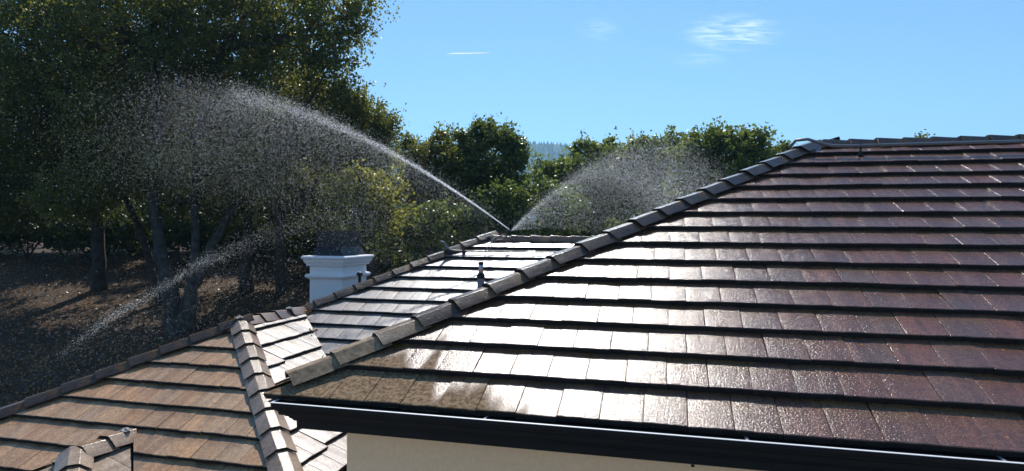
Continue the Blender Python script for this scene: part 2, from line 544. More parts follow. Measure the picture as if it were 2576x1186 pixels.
# planes of the roofs (through the noses of the tiles)
AX0, AY0, AZ0 = -1.859, 3.979, -1.1476
HIP_A = -6.81                                                   # x - y along the big hip
RIDGE_A = 8.60
def zA(y): return AZ0 + 0.5 * (y - AY0)
SB = 1.037
BY0, BZ0 = 7.496 * SB, -1.619 * SB
HIP_B, RIDGE_B = -13.53 * SB - 0.22, 10.60 * SB
def zB(y): return BZ0 + 0.5 * (y - BY0)
CY0, CZ0 = 5.174, -2.2106
CX = -5.5; APEX_CY = 7.245; ZCR = CZ0 + 0.5 * (APEX_CY - CY0)
HIP_CL, HIP_CR = -12.745, 1.745
def zC(y): return CZ0 + 0.5 * (y - CY0)
def zCR(x): return ZCR - 0.5 * (x - CX)
LOW = 0.095                                                     # underlay below the noses

# ---- decks (underlay on sloping boards), one mesh per roof, closed underneath by the walls
mb = MB()
yE = 3.99
xh = lambda y: y + HIP_A
A1, A2 = (xh(yE), yE, zA(yE) - LOW), (xh(RIDGE_A), RIDGE_A, zA(RIDGE_A) - LOW)
yback = 2 * RIDGE_A - yE
mb.add([A1, (9.0, yE, A1[2]), (9.0, RIDGE_A, A2[2]), A2, (xh(yE), yback, A1[2]), (9.0, yback, A1[2])],
       [(0, 1, 2, 3), (0, 3, 4), (3, 2, 5, 4), (0, 4, 5, 1)])
roof_front = part("front_roof", mb, M_DECK)
roof_front["label"] = "wet dark tiled hip roof of the near block"
mb = MB()
x_ev = lambda y: y - 11.56
yb0 = 6.6; xl = RIDGE_B + HIP_B
zr = zB(RIDGE_B) - LOW
mb.add([(yb0 + HIP_B + 1.2, yb0, zB(yb0) - LOW), (x_ev(yb0) + 1.5, yb0, zB(yb0) - LOW), (x_ev(RIDGE_B) + 4.5, RIDGE_B, zr), (xl, RIDGE_B, zr)], [(0, 1, 2, 3)])
mb.add([(xl, RIDGE_B, zr), (x_ev(RIDGE_B) + 4.5, RIDGE_B, zr), (x_ev(RIDGE_B) + 4.5, RIDGE_B + 4, zr - 2), (xl - 4, RIDGE_B + 4, zr - 2)], [(0, 1, 2, 3)])
mb.add([(xl, RIDGE_B, zr), (xl - 4, RIDGE_B + 4, zr - 2), (xl - 4, RIDGE_B - 4, zr - 2)], [(0, 1, 2)])
roof_back = part("back_roof", mb, M_DECK)
roof_back["label"] = "glaring wet tiled hip roof behind the near block"
mb = MB()
zc = ZCR - LOW; d0 = 3.4; yend = 8.6
mb.add([(CX, APEX_CY, zc), (CX - d0, APEX_CY - d0, zc - d0 / 2), (CX + d0, APEX_CY - d0, zc - d0 / 2),
        (CX, yend, zc), (CX + d0 + 0.0, yend, zc - d0 / 2), (CX - d0, yend, zc - d0 / 2), (CX - d0, yend, zc - d0 / 2)],
       [(0, 1, 2), (0, 2, 4, 3), (0, 3, 5, 1)])
roof_wing = part("wing_roof", mb, M_DECK)
roof_wing["label"] = "damp brown tiled hip roof of the low wing"
DX, DY = -5.45, 5.41                                            # little porch roof: ridge along y, running into the hip end
ZD = zC(DY)
mb = MB(); dd = 1.5
DYF = 4.80                                                      # front end of the short ridge
zd = ZD - LOW
mb.add([(DX, DY + 0.1, zd), (DX, DYF, zd), (DX + dd, DYF - dd, zd - dd / 2), (DX + dd, DY - dd + 0.1, zd - dd / 2), (DX - dd, DYF - dd, zd - dd / 2), (DX - dd, DY - dd + 0.1, zd - dd / 2)],
       [(0, 1, 2, 3), (0, 5, 4, 1), (1, 4, 2)])
roof_porch = part("porch_roof", mb, M_DECK)
roof_porch["label"] = "small pale tiled porch roof"

# ---- tiles
W_A, E_A, TH = 0.2686, 0.343, 0.041
PHI = math.atan(0.0415 / 0.343)


def tile_mesh(name, w, e, seed, mat):
    rn = random.Random(seed)
    L = e * 1.22; h = w / 2 - 0.0014; c = 0.0020; th = TH
    xs = [-h, -h + c, -h * 0.45, 0.0, h * 0.45, h - c, h]
    bow = [rn.uniform(-0.0005, 0.0005) for _ in xs]
    jag = [rn.uniform(-0.0035, 0.0035) for _ in xs]
    V, F = [], []
    n = len(xs)
    for i, x in enumerate(xs):
        ed = -0.0018 if i in (0, n - 1) else 0.0
        V += [(x, jag[i] + 0.001, -th), (x, jag[i], -0.005 + ed), (x, jag[i] + 0.005, ed + bow[i]), (x, L, ed + bow[i]), (x, L, -th)]
    for i in range(n - 1):
        a, b = i * 5, (i + 1) * 5
        F += [(a, b, b + 1, a + 1), (a + 1, b + 1, b + 2, a + 2), (a + 2, b + 2, b + 3, a + 3), (a + 3, b + 3, b + 4, a + 4)]
    F += [(0, 1, 2, 3, 4), tuple((n - 1) * 5 + k for k in (4, 3, 2, 1, 0)), (0, 4, (n - 1) * 5 + 4, (n - 1) * 5)]
    me = bpy.data.meshes.new(name)
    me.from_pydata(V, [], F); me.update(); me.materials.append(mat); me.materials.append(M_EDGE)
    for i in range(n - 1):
        me.polygons[i * 4].material_index = 1                     # the broken butt edge, its shade painted in near-black
    return me


def frame(u, T, n, o):
    return Matrix(((u.x, T.x, n.x, o.x), (u.y, T.y, n.y, o.y), (u.z, T.z, n.z, o.z), (0, 0, 0, 1)))


def cut_mesh(me, M, cuts):
    """copy of a tile mesh cut by planes given in world space (point, normal to the side kept); None if nothing is left"""
    bm = bmesh.new(); bm.from_mesh(me)
    Mi = M.inverted(); cutany = False
    for p, nrm in cuts:
        pl = Mi @ p; nl = (Mi.to_3x3() @ nrm).normalized()
        ds = [(v.co - pl).dot(nl) for v in bm.verts]
        if not ds or max(ds) <= 0.004:
            bm.free(); return None, True
        if min(ds) < 0:
            cutany = True
            res = bmesh.ops.bisect_plane(bm, geom=bm.verts[:] + bm.edges[:] + bm.faces[:], plane_co=pl, plane_no=nl, clear_inner=True)
            ed = [g for g in res["geom_cut"] if isinstance(g, bmesh.types.BMEdge)]
            if ed:
                bmesh.ops.holes_fill(bm, edges=ed, sides=40)
    if not cutany:
        bm.free(); return me, False
    if len(bm.faces) < 3:
        bm.free(); return None, True
    m2 = bpy.data.meshes.new("roof_tile"); bm.to_mesh(m2); bm.free()
    for mm in me.materials: m2.materials.append(mm)
    return m2, True


def add_piece(name, me, M, parent):
    o = bpy.data.objects.new(name, me)
    link(o, parent)
    o.matrix_basis = Matrix.Translation(-HOUSE_BASE) @ M
    return o


def in_view(p):
    q = p; d = q.dot(FWD)
    if d <= 0.1: return False
    x = 1434 + FPX * q.dot(RIGHT) / d; y = 660 - FPX * q.dot(UP) / d
    return -60 < x < 2930 and -60 < y < 1420


def lay(parent, mat, O, u, T, w, e, rows, s_range, phase, cuts, seed=0, k_t=None, jog=None, joined=False):
    """lay one roof plane; rows of tiles seen in the picture are objects, the few outside it one joined part"""
    rn = random.Random(seed)
    n = u.cross(T).normalized()
    T2 = (T * math.cos(PHI) - n * math.sin(PHI)).normalized(); n2 = u.cross(T2).normalized()
    protos = [tile_mesh("roof_tile", w, e, seed * 10 + i, mat) for i in range(5)]
    rest = MB(); count = 0
    for k in rows:
        s0, s1 = s_range(k)
        ph = phase(k)
        i0, i1 = math.floor((s0 - ph) / w), math.ceil((s1 - ph) / w)
        row_dt = rn.uniform(-0.004, 0.004)
        for i in range(i0, i1 + 1):
            s = ph + (i + 0.5) * w
            t = k * e + row_dt + rn.gauss(0, 0.0026) + (k_t(k) if k_t else 0) + (jog(k, s) if jog else 0)
            o = O + u * s + T * t + n * rn.uniform(-0.0015, 0.0025)
            rot = Matrix.Rotation(rn.gauss(0, 0.0035), 4, n2) @ Matrix.Rotation(rn.gauss(0, 0.006), 4, u) @ Matrix.Rotation(rn.gauss(0, 0.007), 4, T2)
            M = frame(u, T2, n2, o)
            M = Matrix.Translation(o) @ rot @ Matrix.Translation(-o) @ M
            me, was = cut_mesh(rn.choice(protos), M, cuts)
            if me is None: continue
            if not joined and (in_view(o) or in_view(o + T * e * 0.9 + u * w * 0.4) or in_view(o - u * w * 0.5)):
                add_piece("roof_tile", me, M, parent); count += 1
            else:
                rest.add([M @ v.co for v in me.vertices], [list(p.vertices) for p in me.polygons])
    if rest.v:
        rest.build("outer_tile_courses", mat, parent)["kind"] = "stuff"
    return count


X3, Y3 = Vector((1, 0, 0)), Vector((0, 1, 0))
TF = Vector((0, CA, SA))                                        # up the planes that face the camera
D45 = 1 / math.sqrt(2)
hipn = lambda c, sx, sy, off=0.0: (Vector((c * 0.5, -c * 0.5, 0)) if sx * sy < 0 else Vector((c * 0.5, c * 0.5, 0)), Vector((sx * D45, sy * D45, 0)))


def keep(c, sx, sy, inset=0.0):
    """keep the side (sx, sy) of the vertical plane x - y = c (sx, sy of opposite sign) or x + y = c (same sign)"""
    p, nrm = hipn(c, sx, sy)
    return (p + nrm * inset, nrm)


nA_ = lay(roof_front, M_TILE_A, Vector((AX0, AY0, AZ0)), X3, TF, W_A, E_A, range(0, 16),
          lambda k: (AY0 + k * E_A * CA + HIP_A - AX0 - 0.1, 4.6 + k * 0.13 - AX0),
          lambda k: 0.105 + (k % 2) * 0.136 + 0.004 * k,
          [keep(HIP_A, 1, -1, 0.03), (Vector((0, RIDGE_A - 0.03, 0)), Vector((0, -1, 0)))], seed=1,
          k_t=lambda k: -0.030 if k == 0 else 0.0)
lay(roof_front, M_TILE_A, Vector((AY0 + HIP_A, 0, AZ0)), Vector((0, -1, 0)), Vector((CA, 0, SA)), W_A, E_A, range(0, 16),
    lambda k: (-(AY0 + k * E_A * CA) - 6.5, -(AY0 + k * E_A * CA) + 0.1), lambda k: 0.07 + (k % 2) * 0.134,
    [keep(HIP_A, -1, 1, 0.03), (Vector((0, 12.9, 0)), Vector((0, -1, 0)))], seed=9, joined=True)
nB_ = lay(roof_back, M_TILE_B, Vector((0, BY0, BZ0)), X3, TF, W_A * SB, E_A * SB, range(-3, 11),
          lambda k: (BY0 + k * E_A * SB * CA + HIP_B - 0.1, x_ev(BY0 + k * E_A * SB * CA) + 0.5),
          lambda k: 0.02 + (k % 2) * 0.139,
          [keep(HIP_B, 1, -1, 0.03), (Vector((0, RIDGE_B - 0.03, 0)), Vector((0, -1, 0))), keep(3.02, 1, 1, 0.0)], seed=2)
nC_ = lay(roof_wing, M_TILE_C, Vector((0, CY0, CZ0)), X3, TF, W_A, E_A, range(1, 7),
          lambda k: (CY0 + k * E_A * CA + HIP_CL - 0.1, HIP_CR - (CY0 + k * E_A * CA) + 0.1),
          lambda k: 0.068 + (k % 2) * 0.134,
          [keep(HIP_CL, 1, -1, 0.03), keep(HIP_CR, -1, -1, 0.03)], seed=3)
lay(roof_wing, M_TILE_C, Vector((0, CY0, CZ0)), X3, TF, W_A, E_A, range(-3, 1),
    lambda k: (DX - 0.3, HIP_CR - (CY0 + k * E_A * CA) + 0.1), lambda k: 0.068 + (k % 2) * 0.134,
    [keep(HIP_CR, -1, -1, 0.03), keep(DX + DY + 0.06, 1, 1, 0.0)], seed=8)
# the bit of the hip end left of the porch ridge
lay(roof_wing, M_TILE_C, Vector((0, CY0, CZ0)), X3, TF, W_A, E_A, range(-3, 1),
    lambda k: (CY0 + k * E_A * CA + HIP_CL - 0.1, DX + 0.2), lambda k: 0.068 + (k % 2) * 0.134,
    [keep(HIP_CL, 1, -1, 0.03), keep(DX - DY - 0.06, -1, 1, 0.0), keep(DX + DY + 0.06, -1, -1, 0.0)], seed=4)
TR = Vector((-CA, 0, SA))                                       # up the wing's right plane (faces +x); u runs along +y
nR_ = lay(roof_wing, M_TILE_CR, Vector((-4.98, 0, zCR(-4.98))), Y3, TR, W_A, E_A, range(-6, 2),
          lambda k: (HIP_CR - (-4.98 - k * E_A * CA) - 0.1, 3.25 - (-4.98 - k * E_A * CA) + 0.3),
          lambda k: 0.10 + (k % 2) * 0.134,
          [keep(HIP_CR, 1, 1, 0.03), keep(3.20, -1, -1, 0.0), (Vector((CX + 0.02, 0, 0)), Vector((1, 0, 0)))], seed=5,
          jog=lambda k, s: (-0.055 if (k == -1 and s < 6.9) else -0.05 if (k == -5 and s < 5.85) else -0.04 if (k == -4 and s < 5.3) else 0.0))
lay(roof_porch, M_TILE_P, Vector((DX + 0.14, 0, ZD - 0.07)), Y3, TR, W_A * 1.25, E_A, range(-4, 1),
    lambda k: (DYF - 1.6, DY + 0.2), lambda k: 0.16 + (k % 2) * 0.16,
    [keep(DX + DY + 0.03, -1, -1, 0.0), keep(DX + DYF, 1, 1, 0.02), (Vector((DX + 0.01, 0, 0)), Vector((1, 0, 0)))], seed=6)
lay(roof_porch, M_TILE_P, Vector((0, DYF - 0.14, ZD - 0.07)), X3, TF, W_A, E_A, range(-3, 1),
    lambda k: (DX - 0.9, DX + 0.9), lambda k: 0.05 + (k % 2) * 0.134,
    [keep(DX + DYF, -1, -1, 0.02), keep(DX - DYF, 1, -1, 0.02)], seed=7)


# ---- hip and ridge caps
def cap_mesh(name, seed, mat, L=0.43, hw=0.152, drop=0.050, top=0.048, rise=0.036):
    rn = random.Random(seed); th = 0.017
    sec = [(-hw, -drop), (-top - 0.004, rise - 0.004), (-top + 0.004, rise), (top - 0.004, rise), (top + 0.004, rise - 0.004), (hw, -drop)]
    inn = [(hw - th, -drop), (top - 0.004, rise - th), (-top + 0.004, rise - th), (-hw + th, -drop)]
    ring = sec + inn
    V, F = [], []
    for y, sc, dz in ((0.0, 1.0, 0.0), (0.004, 1.008, 0.0), (L * 0.5, 0.985, -0.002), (L, 0.96, -0.004)):
        for x, z in ring:
            V.append((x * sc + rn.uniform(-0.0012, 0.0012), y + (rn.uniform(-0.003, 0.003) if y == 0 else 0), z + dz + rn.uniform(-0.001, 0.001)))
    n = len(ring)
    for j in range(3):
        for i in range(n):
            i2 = (i + 1) % n
            F.append((j * n + i, j * n + i2, (j + 1) * n + i2, (j + 1) * n + i))
    for quad in ((0, 1, 8, 9), (1, 2, 7, 8)[:0] or (1, 2, 8), (2, 3, 7, 8), (3, 4, 7), (4, 5, 6, 7)):
        F.append(tuple(quad)[::-1]); F.append(tuple(q + 3 * n for q in quad))
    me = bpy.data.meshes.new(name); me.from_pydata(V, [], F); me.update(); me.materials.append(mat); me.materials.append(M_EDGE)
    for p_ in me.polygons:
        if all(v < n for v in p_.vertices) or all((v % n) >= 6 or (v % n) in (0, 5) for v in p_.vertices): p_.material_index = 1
    bm = bmesh.new(); bm.from_mesh(me); bmesh.ops.recalc_face_normals(bm, faces=bm.faces[:]); bm.to_mesh(me); bm.free()
    return me


def caps(parent, mat, start, direction, n, step=0.354, name="hip_cap", drop=0.040, seed=0, lift=0.0, mats=None):
    d = Vector(direction).normalized(); x = d.cross(Vector((0, 0, 1))).normalized(); z = x.cross(d).normalized()
    tilt = 0.021 / step
    rn = random.Random(seed)
    protos = [cap_mesh(name, seed * 7 + i, mat, drop=drop, L=step * 1.2) for i in range(3)]
    out = []
    for i in range(n):
        o = Vector(start) + d * (i * step) + z * (0.016 + lift + rn.uniform(-0.002, 0.003))
        y2 = (d - z * tilt).normalized(); z2 = x.cross(y2).normalized()
        M = frame(x, y2, z2, o)
        M = Matrix.Translation(o) @ Matrix.Rotation(rn.gauss(0, 0.012), 4, z2) @ Matrix.Rotation(rn.gauss(0, 0.02), 4, y2) @ Matrix.Translation(-o) @ M
        me = rn.choice(protos)
        if mats and i in mats:
            me = cap_mesh(name, seed * 7 + 50 + i, mats[i], drop=drop, L=step * 1.2)
        out.append(add_piece(name, me, M, parent))
    return out


HIP_UP_R = (1, 1, 0.5)                                          # hips that climb away to the right
hx = -2.307 - 0.2365 - 0.165
nca = 19
caps(roof_front, M_CAP, (hx, hx - HIP_A, zA(hx - HIP_A)), HIP_UP_R, nca, seed=11, mats={0: M_CAPDRY, 1: M_CAPDRY, 2: M_CAPC})
caps(roof_front, M_CAP, (xh(RIDGE_A) + 0.08, RIDGE_A, zA(RIDGE_A) - 0.02), (1, 0, 0), 16, step=0.30, name="ridge_cap", drop=0.066, seed=12)
h0 = -5.62
caps(roof_back, M_CAP, (h0, h0 - HIP_B, zB(h0 - HIP_B)), HIP_UP_R, 11, step=0.327 * SB, seed=13)
caps(roof_back, M_CAP, (xl + 0.17, RIDGE_B, zB(RIDGE_B) - 0.02), (1, 0, 0), 8, step=0.345 * SB, name="ridge_cap", drop=0.066, seed=14)
c0 = CX - 3.02
caps(roof_wing, M_CAP, (c0, c0 - HIP_CL, zC(c0 - HIP_CL)), HIP_UP_R, 13, step=0.354, seed=15)
c1 = CX + 2.62
caps(roof_wing, M_CAPC, (c1, HIP_CR - c1, zC(HIP_CR - c1)), (-1, 1, 0.5), 11, step=0.354, seed=16)
caps(roof_wing, M_CAPC, (CX, APEX_CY + 0.02, ZCR - 0.015), (0, 1, 0), 4, step=0.335, name="ridge_cap", drop=0.066, seed=17)
caps(roof_porch, M_CAPC, (DX, DYF + 0.02, ZD - 0.015), (0, 1, 0), 2, step=0.29, name="ridge_cap", drop=0.066, seed=18)
caps(roof_porch, M_CAPC, (DX + 0.55, DYF - 0.55, ZD - 0.275), (-1, 1, 0.5), 3, step=0.27, seed=19)
# where hips and ridges meet: crumpled sealing foil
def foil(c, r, parent, seed, flat=0.5):
    rn = random.Random(seed); V, F = [], []
    V.append((c[0], c[1], c[2] + r * 0.55))
    nseg, rings = 11, 3
    for j in range(1, rings + 1):
        for k in range(nseg):
            t = 2 * math.pi * k / nseg + j * 0.3; rr = r * j / rings * rn.uniform(0.8, 1.2)
            V.append((c[0] + rr * math.cos(t), c[1] + rr * math.sin(t), c[2] + r * (0.5 - flat * (j / rings) ** 1.5) + rn.uniform(-0.2, 0.2) * r * 0.6))
    for k in range(nseg):
        F.append((0, 1 + k, 1 + (k + 1) % nseg))
    for j in range(rings - 1):
        for k in range(nseg):
            a, b = 1 + j * nseg + k, 1 + j * nseg + (k + 1) % nseg
            F.append((a, a + nseg, b + nseg, b))
    obj("flashing", V, F, M_FOIL, parent)


foil((CX, APEX_CY - 0.03, ZCR + 0.028), 0.062, roof_wing, 1)
foil((CX + 0.05, 8.28, ZCR + 0.03), 0.055, roof_wing, 2)
foil((DX + 0.03, DY - 0.06, ZD + 0.03), 0.05, roof_porch, 3)
foil((xl + 0.08, RIDGE_B - 0.01, zB(RIDGE_B) + 0.005), 0.06, roof_back, 5)

# ---- gutter, cornice and walls of the near block
LX, LY = -2.702, 3.878                                          # outer corner of the gutter lip


def mitred(profile, name, mat, parent, closed=True, far_x=9.0, far_y=12.5):
    """profile: (o, z) with o = distance inward from the lip; swept along the front and the left eave with a mitre"""
    V, F = [], []
    n = len(profile)
    for o, z in profile: V.append((LX + o, far_y, z))
    for o, z in profile: V.append((LX + o, LY + o, z))
    for o, z in profile: V.append((far_x, LY + o, z))
    for j in range(2):
        for i in range(n if closed else n - 1):
            i2 = (i + 1) % n
            F.append((j * n + i, j * n + i2, (j + 1) * n + i2, (j + 1) * n + i))
    if closed:
        F += [tuple(range(n)), tuple(2 * n + k for k in range(n))[::-1]]
    return obj(name, V, F, mat, parent)


gut = mitred([(0.0, -1.204), (0.002, -1.232), (0.010, -1.246), (0.024, -1.258), (0.036, -1.272), (0.040, -1.296), (0.135, -1.296), (0.135, -1.215),
              (0.130, -1.215), (0.130, -1.290), (0.046, -1.290), (0.040, -1.270), (0.016, -1.246), (0.012, -1.204)], "gutter", M_TRIM, house)
gut["label"] = "black gutter along the eave"
mitred([(-0.002, -1.2045), (-0.002, -1.2015), (0.013, -1.2005), (0.013, -1.2040)], "gutter_lip", M_LIP, gut)
cor = mitred([(0.070, -1.298), (0.070, -1.312), (0.086, -1.316), (0.092, -1.330), (0.106, -1.340), (0.112, -1.352), (0.126, -1.356), (0.128, -1.411), (0.385, -1.415), (0.385, -1.298)],
             "cornice", M_TRIM, house)
cor["label"] = "black stepped cornice under the gutter"
# gutter brackets
for gx in (-1.15, 0.45, 1.75, 2.6):
    b = MB(); b.box((gx, LY + 0.012, -1.2035), (gx + 0.018, LY + 0.128, -1.2005)); b.build("gutter_strap", M_LEAD, gut)
b = MB(); b.tube([(0.16, 4.07, -1.418), (0.16, 4.07, -1.440)], 0.008, 8); b.tube([(0.16, 4.07, -1.440), (0.16, 4.07, -1.447)], 0.012, 8); b.build("soffit_hook", M_BLACK, house)
b = MB(); b.tube([(-1.66, 4.20, -1.416), (-1.655, 4.18, -1.430), (-1.63, 4.16, -1.437)], 0.004, 6); b.build("cable_end", M_BLACK, house)
WX, WY = -2.317, 4.263
mb = MB(); mb.box((WX, WY, GZ - 0.3), (8.8, 12.9, -1.414)); wl = part("wall", mb, M_STUCCO)
mb = MB(); mb.box((CX - 2.9, 4.25, GZ - 0.3), (WX - 0.01, 8.4, -2.78)); part("wall", mb, M_STUCCO)
mb = MB(); mb.box((-6.9, 8.45, GZ - 0.3), (WX - 0.01, 14.2, -2.30)); part("wall", mb, M_STUCCO)

# ---- chimney
mb = MB()
mb.box((-6.80, 11.0, GZ - 0.2), (-6.10, 12.0, -0.52))
chim = part("chimney", mb, M_CHIM)
chim["label"] = "white stucco chimney with moulded bands and a dark cap"


def ring_moulding(name, prof, x0, x1, y0, y1, mat, parent):
    V, F = [], []
    n = len(prof)
    for sx, sy in ((-1, -1), (1, -1), (1, 1), (-1, 1)):
        for o, z in prof:
            V.append(((x0 if sx < 0 else x1) + sx * o, (y0 if sy < 0 else y1) + sy * o, z))
    for c in range(4):
        c2 = (c + 1) % 4
        for i in range(n):
            i2 = (i + 1) % n
            F.append((c * n + i, c2 * n + i, c2 * n + i2, c * n + i2))
    return obj(name, V, F, mat, parent)


hr = lambda o, z0, r, n=6: [(o + r * math.cos(-math.pi / 2 + math.pi * i / n), z0 + r * math.sin(-math.pi / 2 + math.pi * i / n)) for i in range(n + 1)]
ring_moulding("cornice_band", [(0.0, -0.672), (0.040, -0.668), (0.052, -0.650), (0.050, -0.640), (0.066, -0.615), (0.088, -0.575), (0.092, -0.545)] + hr(0.092, -0.505, 0.034) + [(0.0, -0.468)], -6.80, -6.10, 11.0, 12.0, M_CHIM, chim)
ring_moulding("collar_band", [(0.0, -0.925), (0.030, -0.920)] + hr(0.030, -0.868, 0.040) + [(0.022, -0.826), (0.0, -0.822)], -6.80, -6.10, 11.0, 12.0, M_CHIM, chim)
mb = MB(); mb.box((-6.80, 11.0, -0.50), (-6.10, 12.0, -0.472)); mb.build("crown_slab", M_CHIM, chim)
mb = MB(); zt = 0.02
mb.add([(-6.80, 11.02, -0.470), (-6.10, 11.02, -0.470), (-6.10, 11.98, -0.470), (-6.80, 11.98, -0.470),
        (-6.72, 11.10, -0.30), (-6.17, 11.10, -0.30), (-6.17, 11.9, -0.30), (-6.72, 11.9, -0.30),
        (-6.72, 11.10, zt - 0.02), (-6.17, 11.10, zt - 0.02), (-6.17, 11.9, zt - 0.02), (-6.72, 11.9, zt - 0.02)],
       [(0, 1, 5, 4), (1, 2, 6, 5), (2, 3, 7, 6), (3, 0, 4, 7), (4, 5, 9, 8), (5, 6, 10, 9), (6, 7, 11, 10), (7, 4, 8, 11), (8, 9, 10, 11)])
shroud = mb.build("chimney_shroud", M_BLACK, chim); shroud["label"] = "black sheet metal spark arrestor box"
mb = MB(); mb.box((-6.76, 11.06, zt - 0.018), (-6.13, 11.94, zt + 0.002)); mb.build("lid", M_BLACK, chim)

# ---- vent pipes
vx, vy = -5.60, 10.75
mb = MB(); mb.tube([(vx, vy, -1.75), (vx, vy, -0.80)], 0.028, 12); vent = part("vent_pipe", mb, M_BLACK, smooth=False)
vent["label"] = "black vent pipe with mushroom cowl beside the chimney"
mb = MB(); mb.lathe((vx, vy, -0.80), [(0.030, -0.02), (0.062, -0.012), (0.064, 0.004), (0.052, 0.028), (0.030, 0.048), (0.008, 0.056)]); mb.build("cowl", M_BLACK, vent, smooth=True)
px, py = -2.79, 9.28
zb = zB(py)
mb = MB(); mb.tube([(px, py, zb - 0.15), (px, py, zb + 0.235)], 0.054, 16); pipe = part("plumbing_vent", mb, M_LEAD, smooth=False)
pipe["label"] = "grey plumbing vent with black rubber collar"
mb = MB(); mb.lathe((px, py, zb + 0.228), [(0.058, -0.006), (0.064, 0.0), (0.064, 0.045), (0.054, 0.060), (0.040, 0.075)], 16); mb.build("rubber_collar", M_BLACK, pipe, smooth=True)
mb = MB(); mb.tube([(px, py, zb + 0.28), (px, py, zb + 0.474)], 0.036, 16); mb.build("steel_stack", M_GALV, pipe, smooth=True)
mb = MB(); mb.lathe((px, py, zb + 0.43), [(0.0375, 0), (0.039, 0.006), (0.039, 0.044), (0.037, 0.048)], 16); mb.build("stack_rim", M_BLACK, pipe)

# ------------------------------------------------------------------ sprinkler system lying on the roofs
k_ = SB
yp = 10.05 * k_
zp = zB(yp) + 0.035
t = thing("sprinkler_pipe", "thin grey sprinkler supply pipe lying across the upper courses of the glaring back roof", "pipe", (-3.6, yp, zp))
mb = MB(); mb.tube([(-3.80, yp - 0.05, zp + 0.14), (-3.74, yp - 0.05, zp + 0.05), (-3.66, yp - 0.02, zp + 0.01), (-3.5, yp, zp), (-2.6, yp + 0.004, zp - 0.002), (-1.6, yp, zp), (-0.55, yp, zp)], 0.013, 8)
mb.build("pipe_run", M_PIPE, t, smooth=True)
mb = MB(); mb.tube([(-3.85, yp - 0.1, zp + 0.17), (-3.80, yp - 0.05, zp + 0.14), (-3.76, yp - 0.02, zp + 0.04), (-3.62, yp + 0.02, zp - 0.02)], [0.012, 0.03, 0.034, 0.012], 8)
mb.build("elbow", M_PIPE, t, smooth=True)
mb = MB(); mb.box((-3.47, yp - 0.02, zp - 0.06), (-3.42, yp + 0.02, zp + 0.016)); mb.build("saddle", M_BLACK, t)

NOZ = Vector((-2.61, 10.3, 0.06)) * 1.045                       # the nozzle, just above the back ridge
t = thing("roof_sprinkler", "small impact sprinkler on bent copper legs spraying water above the back ridge", "sprinkler", (NOZ.x, NOZ.y, zB(RIDGE_B)))
q = lambda x, y, z: (x * k_, y * k_, z * k_)
mb = MB()
mb.tube([q(-2.952, 10.02, -0.325), q(-2.88, 10.20, -0.15), q(-2.86, 10.28, -0.085), q(-2.76, 10.40, -0.045), q(-2.70, 10.45, 0.0), (NOZ.x - 0.03, NOZ.y - 0.02, NOZ.z - 0.03)], 0.010, 8)
mb.build("riser", M_COPPER, t, smooth=True)
mb = MB(); mb.tube([q(-2.89, 10.03, -0.30), q(-2.83, 10.25, -0.13), q(-2.79, 10.35, -0.115), q(-2.70, 10.48, -0.10), q(-2.695, 10.47, -0.005)], 0.007, 8)
mb.build("leg", M_COPPER, t, smooth=True)
mb = MB(); mb.tube([q(-2.72, 10.46, -0.10), q(-2.70, 10.46, 0.005)], 0.008, 8); mb.build("leg", M_COPPER, t)
mb = MB(); mb.tube([(NOZ.x - 0.05, NOZ.y, NOZ.z - 0.06), (NOZ.x, NOZ.y, NOZ.z - 0.02)], [0.016, 0.012], 8); mb.build("nozzle", M_BLACK, t)
mb = MB(); mb.box((NOZ.x - 0.03, NOZ.y - 0.006, NOZ.z - 0.03), (NOZ.x + 0.05, NOZ.y + 0.006, NOZ.z - 0.018)); mb.build("hammer_arm", M_COPPER, t)

ya = 8.22; za = zA(ya) + 0.085
t = thing("ridge_sprinkler_pipe", "grey pipe running just below the near ridge and looping over the hip end", "pipe", (2.1, ya, za))
mb = MB(); ax = xh(RIDGE_A)
mb.tube([(ax - 0.33, RIDGE_A - 0.18, zA(RIDGE_A) - 0.08), (ax - 0.27, RIDGE_A - 0.23, zA(RIDGE_A) + 0.0), (ax - 0.14, RIDGE_A - 0.27, zA(RIDGE_A) + 0.005), (ax + 0.0, RIDGE_A - 0.33, za + 0.045), (ax + 0.12, ya + 0.02, za + 0.01), (ax + 0.3, ya, za), (3.2, ya, za + 0.006), (6.5, ya, za)], 0.019, 10)
mb.build("pipe_run", M_PIPE, t, smooth=True)
for bx in (2.20, 4.6):
    mb = MB(); mb.box((bx - 0.012, ya - 0.012, za - 0.10), (bx + 0.012, ya + 0.012, za + 0.022)); mb.box((bx - 0.03, ya - 0.03, za - 0.115), (bx + 0.03, ya + 0.03, za - 0.098)); mb.build("stand", M_BLACK, t)

